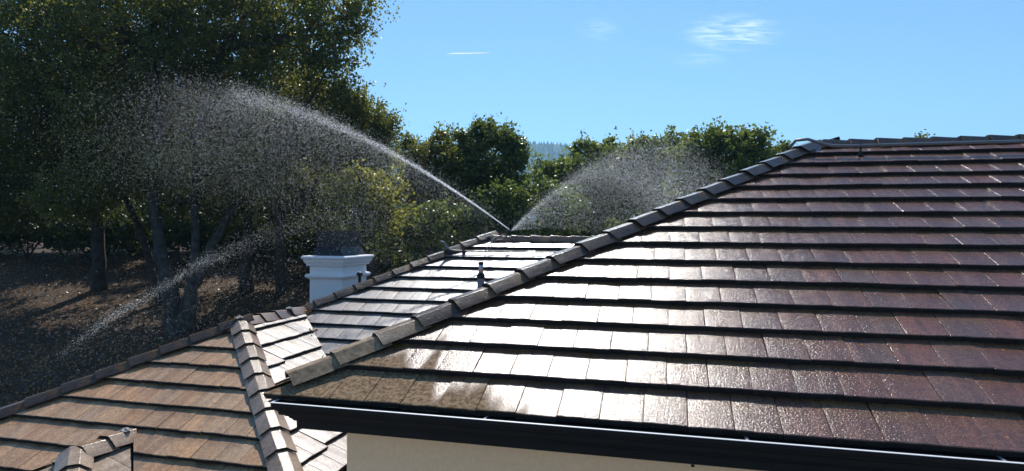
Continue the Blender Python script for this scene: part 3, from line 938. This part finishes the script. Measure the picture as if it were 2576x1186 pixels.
# ------------------------------------------------------------------ trees
def leaves(clumps, per, size, sigma, flat=0.8):
    """clumps: (n, 3) centres; returns rhombic leaves spread about them"""
    n = len(clumps) * per
    c = np.repeat(clumps, per, axis=0)
    sg = np.repeat(RNG.uniform(0.6, 1.3, len(clumps)), per)[:, None] * sigma
    ax = RNG.normal(0, 1, (len(clumps), 3)) + np.array([0, 0, 0.35]); ax /= np.linalg.norm(ax, axis=1)[:, None]
    ax = np.repeat(ax, per, axis=0)                              # each clump is a sprig drawn out along its own twig
    c = c + np.clip(RNG.normal(0, 0.62, (n, 3)), -1.4, 1.4) * sg * np.array([1, 1, flat]) + ax * np.clip(RNG.normal(0, 1.3, (n, 1)), -2.2, 2.2) * sg
    a = RNG.normal(0, 1, (n, 3)); a[:, 2] -= 0.35; a /= np.linalg.norm(a, axis=1)[:, None]
    b = np.cross(a, RNG.normal(0, 1, (n, 3))); b /= np.linalg.norm(b, axis=1)[:, None]
    s = size * RNG.uniform(0.6, 1.35, n)[:, None]
    a = a * s * 0.5; b = b * s * 0.34
    nrm = np.cross(a, b) / (s * 0.5)
    V = np.empty((n, 4, 3))
    V[:, 0] = c - a; V[:, 1] = c + b + nrm * 0.25; V[:, 2] = c + a; V[:, 3] = c - b + nrm * 0.25
    return V.reshape(-1, 3), np.arange(n * 4).reshape(n, 4)


def clump_centres(ells, dens, rag=0.16):
    """ells: (x, y, rx, ry, depth[, deep]) in picture units; dens: clumps per square metre of silhouette"""
    out = []
    for e in ells:
        x, y, rx, ry, dp = e[:5]
        k = dp * DSC * 2868 / 2576 / FPX
        a, b = rx * k, ry * k
        c = np.array(at(x, y, dp)); d = (e[5] if len(e) > 5 else 0.8) * (a + b) / 2
        n = max(4, int(dens * math.pi * a * b))
        v = RNG.normal(0, 1, (n, 3)); v /= np.linalg.norm(v, axis=1)[:, None]
        r = RNG.uniform(0.15, 1.0, n) ** (1 / 2.4)
        r *= 1 + RNG.normal(0, rag, n) * (RNG.random(n) < 0.5)
        v = v * r[:, None]
        out.append(c + np.outer(v[:, 0] * a, np.array(RIGHT)) + np.outer(v[:, 1] * d, np.array(FWD)) + np.outer(v[:, 2] * b, np.array(UP)))
    return np.concatenate(out)


def tree(name, label, base, stems, ells, mat, dens=6, per=34, size=0.07, sigma=0.20, group=None, twigs=40, rag=0.16, trunk_r=0.2):
    base = Vector(base); base.z = ground_z(base.x, base.y) - 0.15
    t = thing(name, label, "tree", base, group)
    C = clump_centres(ells, dens, rag)
    V, F = leaves(C, per, size, sigma)
    obj_np("crown", V, F, mat, t)
    mbk = MB()
    for s in stems:
        pts = [base.lerp(base, 0)] + [Vector(p) for p, _ in s]
        rs = [s[0][1] * 1.25] + [r for _, r in s]
        if len(s) > 1 and s[0][0] is not None:
            # smooth the polyline a little
            P, Q = [pts[0]], [rs[0]]
            for i in range(len(pts) - 1):
                for f in (0.33, 0.67, 1.0):
                    w = noise.noise_vector((pts[i] + (pts[i + 1] - pts[i]) * f) * 0.9) * 0.10 if f < 1 else Vector((0, 0, 0))
                    P.append(pts[i].lerp(pts[i + 1], f) + w); Q.append((rs[i] + (rs[i + 1] - rs[i]) * f) * (1 + 0.12 * noise.noise(P[-1] * 2.3)))
            mbk.tube(P, Q, 9)
        else:
            mbk.tube(pts, rs, 9)
    mbk.build("trunk", M_BARK, t, smooth=True)
    # limbs to the middles of the foliage, twigs to some clumps
    lb = MB(); tops = [Vector(s[-1][0]) for s in stems]
    for e in ells:
        c = at(e[0], e[1] + e[3] * 0.2, e[4]); o = min(tops, key=lambda p: (p - c).length)
        if (o - c).length > 0.4:
            m_ = o.lerp(c, 0.5) + noise.noise_vector(c * 0.7) * 0.35
            lb.tube([o, o.lerp(m_, 0.5) + noise.noise_vector(c) * 0.1, m_, m_.lerp(c, 0.55) + noise.noise_vector(c * 1.7) * 0.12, c], [trunk_r * 0.42, trunk_r * 0.36, trunk_r * 0.28, trunk_r * 0.2, trunk_r * 0.1], 6)
    mids = [at(e[0], e[1], e[4]) for e in ells]
    for i in RNG.choice(len(C), min(twigs, len(C)), replace=False):
        p = Vector(C[i]); o = min(mids, key=lambda m__: (m__ - p).length); m_ = o.lerp(p, 0.55) + noise.noise_vector(p) * 0.2
        lb.tube([o, m_, p], [0.035, 0.022, 0.008], 5)
    lb.build("limb", M_BARK, t, smooth=True)["kind"] = "stuff"
    return t


def stem(pix):
    return [(at(x, y, d), r) for x, y, d, r in pix]


# the tall oak that fills the left
DSC = 1.25
tree("oak_tree", "tall many-stemmed oak with a dark crown filling the upper left above the wing roof", at(448, 868, 16),
     [stem([(440, 840, 16, 0.34), (425, 720, 16, 0.25), (400, 600, 16.2, 0.17), (385, 480, 16.4, 0.14), (400, 300, 16.8, 0.15), (380, 100, 17, 0.1)]),
      stem([(470, 830, 16, 0.30), (480, 730, 16.1, 0.20), (530, 620, 16.4, 0.14), (590, 520, 16.8, 0.12), (700, 420, 17.2, 0.10)]),
      stem([(468, 800, 16, 0.24), (490, 640, 16.3, 0.15), (488, 520, 16.6, 0.12), (500, 330, 17, 0.15), (560, 120, 17.4, 0.1)])],
     [(330, 100, 210, 150, 17), (100, 110, 190, 160, 17.5), (560, 80, 190, 130, 17.5), (735, 80, 130, 110, 17), (840, 40, 92, 90, 17.5), (905, 20, 50, 55, 17.5), (905, 75, 40, 40, 17.2), (820, 165, 80, 75, 17),
      (300, 290, 170, 130, 17), (60, 300, 170, 140, 18), (520, 270, 180, 130, 18), (690, 255, 140, 110, 17.5), (800, 260, 90, 75, 18), (420, -20, 260, 60, 17), (660, -10, 180, 50, 17.5), (60, 20, 160, 60, 18), (300, 440, 150, 60, 16.6), (500, 430, 120, 70, 16.3), (640, 440, 100, 70, 16.6), (430, 520, 80, 36, 16.8), (590, 540, 90, 40, 17), (180, 500, 130, 50, 17)],
     M_OAK, dens=15, per=44, size=0.115, sigma=0.26, twigs=110, rag=0.14, trunk_r=0.28)
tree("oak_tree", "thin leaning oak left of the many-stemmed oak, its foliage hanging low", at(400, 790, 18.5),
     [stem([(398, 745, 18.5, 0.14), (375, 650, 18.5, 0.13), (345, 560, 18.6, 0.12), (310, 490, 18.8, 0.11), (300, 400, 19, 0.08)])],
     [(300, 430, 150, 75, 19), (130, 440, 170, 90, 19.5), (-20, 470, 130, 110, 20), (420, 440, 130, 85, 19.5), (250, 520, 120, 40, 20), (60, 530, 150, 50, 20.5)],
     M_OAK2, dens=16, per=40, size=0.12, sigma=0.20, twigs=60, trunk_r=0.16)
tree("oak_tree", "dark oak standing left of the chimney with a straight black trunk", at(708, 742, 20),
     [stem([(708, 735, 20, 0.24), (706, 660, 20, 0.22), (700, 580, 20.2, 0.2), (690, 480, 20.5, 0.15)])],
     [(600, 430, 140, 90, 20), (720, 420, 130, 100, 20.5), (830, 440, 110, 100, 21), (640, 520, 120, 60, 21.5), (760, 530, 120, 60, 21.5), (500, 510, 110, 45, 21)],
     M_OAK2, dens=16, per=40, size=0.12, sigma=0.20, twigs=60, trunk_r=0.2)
DSC = 1.0
tree("oak_tree", "sunlit oak at the right edge of the dark crown, stepping down towards the sky", at(930, 640, 22),
     [stem([(930, 600, 22, 0.2), (915, 500, 22, 0.17), (890, 400, 22, 0.13), (880, 330, 22, 0.1)])],
     [(875, 250, 60, 55, 21), (905, 305, 80, 60, 21.5), (950, 340, 40, 55, 22), (965, 320, 32, 50, 22), (850, 330, 100, 80, 21.5), (930, 400, 80, 60, 22), (985, 310, 16, 22, 22), (850, 420, 90, 60, 22)],
     M_OAK, dens=30, per=42, size=0.10, sigma=0.18, twigs=50, rag=0.18, trunk_r=0.16)
tree("bay_tree", "yellow green sapling lit behind the spray, right of the oaks", at(900, 640, 18.5),
     [stem([(895, 610, 18.5, 0.06), (890, 540, 18.5, 0.05), (880, 480, 18.5, 0.04)])],
     [(905, 455, 65, 35, 18.5), (850, 470, 35, 25, 18), (900, 520, 80, 45, 18.5), (960, 470, 60, 50, 19), (835, 530, 30, 20, 18), (980, 540, 60, 50, 19)],
     M_YELLOW, dens=20, per=34, size=0.10, sigma=0.16, twigs=30, trunk_r=0.06)
tree("bay_tree", "broad round bay tree in the middle with a domed top against the sky", at(1210, 690, 24),
     [stem([(1205, 640, 24, 0.2), (1200, 540, 24, 0.18), (1195, 460, 24, 0.14)])],
     [(1235, 400, 85, 85, 24), (1190, 345, 45, 42, 24), (1262, 345, 42, 36, 24), (1290, 420, 42, 85, 24), (1215, 325, 30, 26, 24), (1160, 420, 60, 70, 24.5), (1250, 490, 80, 50, 24)],
     M_BAY, dens=28, per=38, size=0.125, sigma=0.17, twigs=40, rag=0.12, trunk_r=0.16)
tree("bay_tree", "lower wide bay tree between the sunlit oak and the round bay tree", at(1080, 690, 25),
     [stem([(1080, 640, 25, 0.16), (1085, 540, 25, 0.14), (1090, 470, 25, 0.12)])],
     [(1100, 410, 90, 55, 25), (1040, 400, 60, 40, 25.5), (1110, 350, 30, 28, 25.5), (1040, 470, 80, 60, 25), (1120, 490, 90, 60, 24.5), (1020, 370, 25, 32, 25.5)],
     M_OAK, dens=26, per=38, size=0.12, sigma=0.17, twigs=40, rag=0.16, trunk_r=0.14)
tree("bay_tree", "low leafy bush tree behind the water jet below the round bay tree", at(1290, 680, 21),
     [stem([(1290, 640, 21, 0.1), (1285, 580, 21, 0.08), (1280, 540, 21, 0.06)])],
     [(1270, 500, 70, 34, 21), (1360, 490, 70, 45, 22), (1200, 560, 90, 50, 21), (1330, 560, 100, 50, 21), (1420, 530, 60, 55, 22), (1090, 570, 90, 60, 20.5), (1000, 590, 80, 50, 20)],
     M_BAY, dens=26, per=36, size=0.12, sigma=0.17, twigs=30, trunk_r=0.08)
tree("madrone_tree", "small leafy madrone just right of the gap that shows the hill", at(1400, 690, 27),
     [stem([(1400, 640, 27, 0.14), (1395, 540, 27, 0.12), (1392, 470, 27, 0.1)])],
     [(1390, 455, 52, 34, 27), (1370, 425, 24, 26, 27), (1440, 440, 55, 50, 27), (1480, 390, 56, 32, 28), (1460, 372, 22, 18, 28), (1400, 510, 80, 45, 26)],
     M_MADRONE, dens=26, per=32, size=0.15, sigma=0.17, twigs=30, rag=0.2, trunk_r=0.1)
tree("madrone_tree", "bright leafy madrone behind the misty fan of spray", at(1590, 690, 27.5),
     [stem([(1590, 640, 27.5, 0.16), (1585, 540, 27.5, 0.14), (1585, 470, 27.5, 0.1)])],
     [(1545, 395, 62, 38, 27.5), (1538, 366, 20, 18, 28), (1630, 390, 72, 48, 27), (1590, 450, 110, 60, 27), (1500, 470, 80, 60, 27), (1620, 360, 26, 22, 27.5), (1700, 380, 50, 42, 27.5), (1520, 560, 90, 60, 26), (1650, 540, 110, 70, 26)],
     M_MADRONE, dens=26, per=32, size=0.15, sigma=0.18, twigs=40, rag=0.18, trunk_r=0.12)
tree("madrone_tree", "largest dark madrone beside the big hip, domed against the sky", at(1840, 690, 25),
     [stem([(1835, 640, 25, 0.18), (1835, 540, 25, 0.16), (1838, 460, 25, 0.12)])],
     [(1850, 395, 85, 62, 25), (1822, 345, 44, 32, 25), (1890, 352, 40, 30, 25), (1790, 370, 40, 40, 25), (1742, 378, 48, 40, 25), (1905, 400, 40, 60, 25), (1830, 470, 110, 60, 24.5), (1750, 440, 70, 60, 25), (1740, 530, 100, 70, 24.5), (1640, 590, 110, 50, 24)],
     M_MADRONE, dens=26, per=36, size=0.14, sigma=0.17, twigs=50, rag=0.16, trunk_r=0.14)
tree("madrone_tree", "smallest rightmost madrone peeping out beside the big hip", at(1960, 690, 26),
     [stem([(1960, 620, 26, 0.1), (1960, 520, 26, 0.08), (1960, 430, 26, 0.06)])],
     [(1958, 392, 38, 32, 26), (1974, 378, 18, 22, 26), (1930, 430, 50, 40, 26), (1960, 470, 60, 50, 26)],
     M_MADRONE, dens=26, per=34, size=0.14, sigma=0.15, twigs=20, rag=0.2, trunk_r=0.08)
# the wood behind, each tree of it
BACK = [(-60, 300, 34), (120, 330, 36), (260, 340, 33), (420, 350, 37), (580, 360, 34), (740, 370, 38), (880, 400, 35), (1000, 440, 36), (1110, 450, 33), (1220, 470, 36), (1480, 500, 36), (1580, 470, 37), (1700, 460, 36), (1820, 460, 34)]
for i, (x, y, d) in enumerate(BACK):
    lab = ["background oak in the dark wood, far left of the frame", "background oak behind the left side of the tall oak", "background oak behind the thin leaning oak", "background oak behind the many stems of the tall oak",
           "background oak in the gap right of the tall oak stems", "background oak behind the straight black trunk", "background oak above the chimney, deep in the wood", "background oak behind the yellow green sapling",
           "background oak behind the lower wide bay tree", "background oak behind the round bay tree", "background tree low behind the small madrone by the gap", "background tree behind the left half of the misty spray",
           "background tree behind the right half of the misty spray", "background tree behind the largest madrone"][i]
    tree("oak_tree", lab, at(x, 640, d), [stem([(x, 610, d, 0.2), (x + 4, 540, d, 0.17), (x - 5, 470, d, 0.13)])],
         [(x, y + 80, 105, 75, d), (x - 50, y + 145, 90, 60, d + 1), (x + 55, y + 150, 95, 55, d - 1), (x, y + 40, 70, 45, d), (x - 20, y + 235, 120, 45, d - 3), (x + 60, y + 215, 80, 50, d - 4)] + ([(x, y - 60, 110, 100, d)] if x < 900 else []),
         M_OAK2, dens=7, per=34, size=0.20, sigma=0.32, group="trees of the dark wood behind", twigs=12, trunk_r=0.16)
tree("oak_tree", "tall oak behind the many-stemmed oak, its crown closing the gaps at top left", at(250, 640, 25),
     [stem([(250, 660, 25, 0.25), (245, 560, 25, 0.22), (240, 400, 25, 0.18), (250, 240, 25, 0.12)])],
     [(180, 120, 190, 150, 25), (380, 150, 170, 150, 26), (240, 300, 220, 110, 25), (40, 250, 170, 170, 26), (250, -60, 260, 90, 25)],
     M_OAK2, dens=11, per=36, size=0.15, sigma=0.30, twigs=30, trunk_r=0.2)
tree("oak_tree", "tall oak behind the straight black trunk, its crown closing the middle of the dark foliage", at(620, 640, 25),
     [stem([(620, 650, 25, 0.25), (625, 560, 25, 0.22), (630, 400, 25, 0.18), (620, 260, 25, 0.12)])],
     [(580, 130, 150, 130, 25), (700, 200, 130, 110, 25), (620, 320, 190, 100, 25), (800, 330, 110, 90, 26), (600, -50, 200, 70, 25)],
     M_OAK2, dens=11, per=36, size=0.15, sigma=0.30, twigs=30, trunk_r=0.2)
# a treetop beyond the near ridge
tree("bay_tree", "treetop just showing over the near ridge at the far right", at(2325, 420, 45),
     [stem([(2325, 420, 45, 0.1), (2325, 370, 45, 0.08), (2323, 362, 45, 0.06)])], [(2322, 352, 10, 5, 45), (2330, 362, 22, 9, 45), (2330, 395, 60, 34, 45), (2300, 440, 80, 40, 45), (2360, 440, 70, 40, 45)], M_BAY, dens=9, per=36, size=0.22, sigma=0.24, twigs=6, trunk_r=0.06)

for i, (x, y, d) in enumerate([(-90, 585, 30), (70, 582, 31), (230, 590, 29), (330, 585, 33), (520, 585, 30), (640, 590, 31), (770, 585, 29), (870, 600, 27)]):
    lab = ["understory shrub at the far left of the dark wood floor", "understory shrub left of the thin leaning oak", "understory shrub left of the leaning stem at ground level", "understory shrub between the leaning stem and the big oak stems",
           "understory shrub framed by the fork of the big oak stems", "understory shrub left of the straight black trunk", "understory shrub behind the chimney's left side", "understory shrub behind the chimney's right side"][i]
    b_ = at(x, y + 45, d); b_ = Vector((b_.x, b_.y, ground_z(b_.x, b_.y)))
    t = thing("understory_shrub", lab, "shrub", b_, "shrubs on the wood floor")
    C = clump_centres([(x, y - 12, 95, 52, d), (x + 60, y + 8, 65, 42, d), (x - 55, y + 8, 65, 40, d + 1)], 9, 0.22)
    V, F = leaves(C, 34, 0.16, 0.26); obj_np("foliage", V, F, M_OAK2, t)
    mbs = MB()
    for q_ in (-40, 0, 45): mbs.tube([b_, b_.lerp(at(x + q_, y, d), 0.6), at(x + q_, y - 5, d)], [0.05, 0.035, 0.01], 6)
    mbs.build("stem", M_BARK, t)

# leaf litter and small ground plants
def litter():
    n = 32000
    px = RNG.uniform(-60, 1000, n); dp = 10.5 + 22 * RNG.random(n) ** 1.4
    px[:6000] = RNG.normal(715, 55, 6000); dp[:6000] = RNG.uniform(13.5, 21, 6000)     # a drift beside the chimney
    P = np.empty((n, 3))
    for i in range(n):
        d = at(px[i], 593, dp[i]); P[i] = (d.x, d.y, ground_z(d.x, d.y) + 0.03)
    V, F = leaves(P, 1, 0.075, 0.02, 0.3)
    tag(obj_np("leaf_litter", V, F, M_LITTER), kind="stuff", label="fallen brown leaves scattered over the ground under the oaks")
    # a few orange leaves and needles caught on the roof valley and hip
    Q = []
    for c, s, m in (((-4.40, 7.62, zCR(-4.40) + 0.02), 0.05, 16), ((-4.95, 8.16, zCR(-4.95) + 0.03), 0.04, 10), ((CX - 0.08, APEX_CY - 0.10, ZCR + 0.02), 0.05, 14), ((-5.35, 8.6, zB(8.6) + 0.06), 0.06, 12)):
        Q.append(np.array(c) + RNG.normal(0, 1, (m, 3)) * s * np.array([1, 1, 0.25]))
    V, F = leaves(np.concatenate(Q), 1, 0.05, 0.006, 0.3)
    tag(obj_np("roof_debris", V, F, M_LITTER), kind="stuff", label="orange leaves caught in the roof valley")


litter()


def plant(c, label, n, L, mat, group=None):
    c = Vector(c); c.z = ground_z(c.x, c.y)
    mbp = MB(); rn = random.Random(int(c.x * 97))
    for i in range(n):
        a = rn.uniform(0, 6.28); l = L * rn.uniform(0.6, 1.1); w = 0.02
        d = Vector((math.cos(a), math.sin(a), 0)); s = d.cross(Vector((0, 0, 1))) * w
        p1 = c + d * l * 0.25 + Vector((0, 0, l * 0.6)); p2 = c + d * l * 0.7 + Vector((0, 0, l * 0.75))
        mbp.add([c - s, c + s, p1 + s, p1 - s, p2], [(0, 1, 2, 3), (3, 2, 4)])
    o = mbp.build("fern", mat, None, loc=c)
    return tag(o, label, "plant", group)


plant(at(735, 728, 17.0), "small bright fern on the litter beside the straight black trunk", 26, 0.45, M_YELLOW)
plant(at(300, 880, 14.2), "small green weed low on the litter behind the wing's left hip", 22, 0.35, M_YELLOW)

# ------------------------------------------------------------------ water
SUNV = np.array(SUN)


def drops(name, P, vel, r, label, stretch=1.6):
    """little drawn-out drops: a hollow four-sided shell each, open towards the sun so that the light gets in"""
    n = len(P)
    d = vel / (np.linalg.norm(vel, axis=1)[:, None] + 1e-9)
    a = d - SUNV * (d @ SUNV)[:, None]
    a /= np.linalg.norm(a, axis=1)[:, None] + 1e-9                # along the path, square to the sun
    b = np.cross(SUNV, a)
    V = np.empty((n, 5, 3))
    V[:, 0] = P + a * (r * stretch)[:, None]; V[:, 1] = P + b * r[:, None]
    V[:, 2] = P - a * (r * stretch)[:, None]; V[:, 3] = P - b * r[:, None]
    V[:, 4] = P - SUNV * (r * 0.9)[:, None]
    F = (np.arange(n)[:, None, None] * 5 + np.array([(0, 1, 4), (1, 2, 4), (2, 3, 4), (3, 0, 4)])[None]).reshape(-1, 3)
    return tag(obj_np(name, V.reshape(-1, 3), F, M_WATER), kind="stuff", label=label)


G = np.array([0, 0, -9.8])


def jet_left():
    Ps, Vs, Rs = [], [], []
    v0 = np.array([-10.8, 0.3, 7.75]); drag = 0.12
    def pos(t, v):
        e = (1 - np.exp(-drag * t)) / drag
        return np.array(NOZ) + v * e[:, None] + G * ((t - e) / drag)[:, None], v * np.exp(-drag * t)[:, None] + G * e[:, None]
    # coherent core
    n = 12000; t = RNG.random(n) ** 2.3 * 0.56
    v = v0 + RNG.normal(0, 1, (n, 3)) * 0.05 * np.array([1, 1, 1])
    p, vv = pos(t, v); p += RNG.normal(0, 1, (n, 3)) * (0.004 + 0.34 * t ** 1.7)[:, None]
    Ps.append(p); Vs.append(vv); Rs.append(RNG.uniform(0.0018, 0.0042, n) * (0.8 + 0.6 * t))
    # drops that leave the jet and fall behind as a veil
    n = 64000; tb = RNG.random(n) ** 0.95 * 0.66; ta = RNG.random(n) ** 0.9 * 0.80
    v = v0 + RNG.normal(0, 1, (n, 3)) * np.array([0.35, 0.8, 0.25])
    p, vv = pos(tb, v)
    f = RNG.uniform(0.05, 0.45, n)[:, None]
    p = p + vv * f * ta[:, None] + 0.5 * G * 0.75 * (ta ** 2)[:, None] + RNG.normal(0, 1, (n, 3)) * 0.10
    Ps.append(p); Vs.append(vv * f + G * 0.75 * ta[:, None]); Rs.append(0.0008 + 0.0024 * RNG.random(n) ** 3.0)
    n = 9500; tb = 0.15 + RNG.random(n) * 0.50; ta = RNG.random(n) ** 0.8 * 0.75
    v = v0 * RNG.uniform(0.85, 1.04, n)[:, None] + RNG.normal(0, 1, (n, 3)) * np.array([0.5, 1.6, 0.45])
    p, vv = pos(tb, v); f = RNG.uniform(0.1, 0.8, n)[:, None]
    p = p + vv * f * ta[:, None] + 0.5 * G * 0.8 * (ta ** 2)[:, None]
    Ps.append(p); Vs.append(vv * f + G * 0.8 * ta[:, None]); Rs.append(0.0016 + 0.0030 * RNG.random(n) ** 2)
    P, V_, R_ = np.concatenate(Ps), np.concatenate(Vs), np.concatenate(Rs)
    ok = P[:, 2] > -2.2
    drops("water_spray", P[ok], V_[ok], R_[ok], "long jet of backlit water arching left from the sprinkler and breaking into drops")


def fan_right():
    n = 90000; drag = 1.5
    t = RNG.random(n) ** 0.75 * 0.95
    el = R(6) + R(39) * (1 - RNG.random(n) ** 1.9); az = RNG.normal(R(2), R(16), n)
    sp = 10.2 * RNG.uniform(0.75, 1.0, n)
    v = np.stack([np.cos(el) * np.cos(az), np.cos(el) * np.sin(az), np.sin(el)], 1) * sp[:, None]
    e = (1 - np.exp(-drag * t)) / drag
    P = np.array(NOZ) + np.array([0.05, 0, -0.02]) + v * e[:, None] + G * ((t - e) / drag)[:, None] + RNG.normal(0, 1, (n, 3)) * (0.01 + 0.12 * t)[:, None]
    V_ = v * np.exp(-drag * t)[:, None] + G * e[:, None]
    ok = (P[:, 2] > -0.4) & (P[:, 1] > 8.2)
    drops("water_spray", P[ok], V_[ok], (0.0009 + 0.0020 * RNG.random(n) ** 2.2)[ok], "misty fan of fine water drops rising right of the sprinkler")


def arc_low():
    pts = np.array([(-4.6, 9.8, 0.42), (-5.78, 9.3, 0.15), (-6.51, 9.0, -0.12), (-7.19, 9.0, -0.39), (-7.65, 9.0, -0.56), (-8.29, 9.0, -0.91), (-8.86, 9.0, -1.24), (-9.36, 9.0, -1.46), (-9.79, 9.0, -1.72), (-10.6, 9.0, -2.3)])
    n = 9000; u = RNG.random(n) ** 0.9 * (len(pts) - 1.001); i = u.astype(int); f = (u - i)[:, None]
    P = pts[i] * (1 - f) + pts[i + 1] * f; d = pts[i + 1] - pts[i]
    wide = 0.045 + 0.11 * np.clip(1 - u / 5, 0, 1) ** 1.2
    P = P + RNG.normal(0, 1, (n, 3)) * wide[:, None] * np.array([1, 1.6, 0.9])
    # a thin veil hangs below and behind the band
    veil = RNG.random(n) < 0.42
    P[veil] += np.stack([RNG.normal(0.3, 0.6, veil.sum()), RNG.normal(0, 0.6, veil.sum()), -np.abs(RNG.normal(0, 0.45, veil.sum()))], 1)
    drops("water_spray", P, d, 0.0009 + 0.0024 * RNG.random(n) ** 2.0, "thin falling arc of water drops crossing the oak stems at lower left", 2.0)


jet_left(); fan_right(); arc_low()

# ------------------------------------------------------------------ clouds and a vapour trail, high up
def cloud_mat(name, kind, strength=0.85):
    m = bpy.data.materials.new(name); m.use_nodes = True
    nt = m.node_tree; nt.nodes.clear(); L = nt.links.new
    out = N(nt, "OutputMaterial"); uv = N(nt, "TexCoord")
    t = N(nt, "BsdfTranslucent"); t.inputs["Color"].default_value = (0.95, 0.96, 0.98, 1)
    d = N(nt, "BsdfDiffuse"); d.inputs["Color"].default_value = (0.95, 0.96, 0.98, 1)
    ad = N(nt, "MixShader"); ad.inputs[0].default_value = 0.04; L(t.outputs[0], ad.inputs[1]); L(d.outputs[0], ad.inputs[2])
    tr = N(nt, "BsdfTransparent"); mx = N(nt, "MixShader")
    gen = uv.outputs["Generated"]
    s = N(nt, "SeparateXYZ"); L(gen, s.inputs[0])
    if kind == "cirrus":
        at_ = N(nt, "Attribute"); at_.attribute_name = "sheet_coord"
        s2 = N(nt, "SeparateXYZ"); L(at_.outputs["Vector"], s2.inputs[0])
        mp = N(nt, "Mapping"); mp.inputs["Scale"].default_value = (2.2, 6.5, 1); mp.inputs["Rotation"].default_value = (0, 0, R(8)); L(at_.outputs["Vector"], mp.inputs[0])
        nz = noise_n(nt, mp.outputs[0], 1.6, 7, 0.6, 0.7)
        r2 = math_n(nt, 'ADD', math_n(nt, 'POWER', math_n(nt, 'ABSOLUTE', math_n(nt, 'SUBTRACT', s2.outputs[0], 0.5)), 2.0), math_n(nt, 'POWER', math_n(nt, 'ABSOLUTE', math_n(nt, 'SUBTRACT', s2.outputs[1], 0.5)), 2.0))
        edge = math_n(nt, 'SUBTRACT', 1.0, math_n(nt, 'MULTIPLY', r2, 4.0), clamp=True)
        f = math_n(nt, 'MULTIPLY', math_n(nt, 'POWER', edge, 1.4), ramp(nt, nz, [(0.40, (0, 0, 0)), (0.78, (strength,) * 3)]))
    else:
        at_ = N(nt, "Attribute"); at_.attribute_name = "sheet_coord"
        s2 = N(nt, "SeparateXYZ"); L(at_.outputs["Vector"], s2.inputs[0])
        f = math_n(nt, 'MULTIPLY', ramp(nt, s2.outputs[0], [(0.0, (0, 0, 0)), (0.35, (0.8, 0.8, 0.8)), (1.0, (0.95, 0.95, 0.95))]), 1.0)
    L(f, mx.inputs[0]); L(tr.outputs[0], mx.inputs[1]); L(ad.outputs[0], mx.inputs[2]); L(mx.outputs[0], out.inputs[0])
    return m


M_CIRRUS, M_FAINT, M_TRAIL = cloud_mat("cirrus", "cirrus", 0.75), cloud_mat("faint_cirrus", "cirrus", 0.28), cloud_mat("vapour", "trail")


def sheet(name, x0, y0, x1, y1, depth, mat, label, cat, tilt=-0.5):
    """a thin sheet of ice cloud lying tilted in the air"""
    nx, ny = 16, 8
    V, F, U = [], [], []
    for j in range(ny):
        for i in range(nx):
            u, v = i / (nx - 1), j / (ny - 1)
            p = at(x0 + (x1 - x0) * u, y1 + (y0 - y1) * v, depth * (1 + tilt * 0.2 * (v - 0.5)))
            V.append(tuple(p + Vector((0, 0, 20 * noise.noise((u * 3, v * 3, depth)))))); U.append((u, v, depth * 0.001))
    for j in range(ny - 1):
        for i in range(nx - 1):
            a = j * nx + i; F.append((a, a + 1, a + nx + 1, a + nx))
    o = obj(name, V, F, mat, smooth=True)
    a = o.data.attributes.new("sheet_coord", 'FLOAT_VECTOR', 'POINT'); a.data.foreach_set("vector", [c for t_ in U for c in t_])
    return tag(o, label, cat)


sheet("cloud", 1700, 28, 1990, 135, 9000, M_CIRRUS, "largest thin white wisp of cirrus high at the upper right", "cloud")
sheet("cloud", 1670, 125, 1850, 175, 9300, M_FAINT, "faint small wisp of cirrus just below the large wisp", "cloud")
sheet("cloud", 1440, 40, 1570, 110, 9500, M_FAINT, "faintest wisp of cirrus left of the large wisp", "cloud")


def trail():
    V, F, U = [], [], []
    n, seg = 24, 8
    for i in range(n):
        u = i / (n - 1); c = at(1120 + 111 * u, 135.5 - 2.2 * u + 0.4 * noise.noise((u * 6, 0, 0)), 10000)
        r = (3.2 - 1.6 * u ** 3) * 0.5 * 7.0 * (0.25 + 0.75 * min(1, (1 - u) * 14 + 0.2))
        for k in range(seg):
            t = 2 * math.pi * k / seg
            V.append(tuple(c + UP * (r * math.cos(t)) + FWD * (r * math.sin(t)))); U.append((u, k / seg, 0))
    for i in range(n - 1):
        for k in range(seg):
            k2 = (k + 1) % seg
            F.append((i * seg + k, i * seg + k2, (i + 1) * seg + k2, (i + 1) * seg + k))
    o = obj("vapour_trail", V, F, M_TRAIL, smooth=True)
    a = o.data.attributes.new("sheet_coord", 'FLOAT_VECTOR', 'POINT'); a.data.foreach_set("vector", [c for t_ in U for c in t_])
    tag(o, "short white vapour trail of an aircraft in the clear sky", "vapour trail")


trail()

# ------------------------------------------------------------------ the air between here and the far hill
def haze():
    m = bpy.data.materials.new("pale_air"); m.use_nodes = True
    nt = m.node_tree; nt.nodes.clear()
    out = N(nt, "OutputMaterial"); v = N(nt, "VolumePrincipled")
    v.inputs["Color"].default_value = (0.42, 0.78, 1.0, 1)
    v.inputs["Density"].default_value = 0.00038
    v.inputs["Anisotropy"].default_value = 0.2
    nt.links.new(v.outputs[0], out.inputs["Volume"])
    b = MB(); b.box((-8200, -8200, -60), (8200, 8200, 275))
    o = b.build("haze", m)
    tag(o, kind="stuff", label="thin pale blue air that softens the far hill")


haze()
print("tiles", nA_, nB_, nC_, nR_)
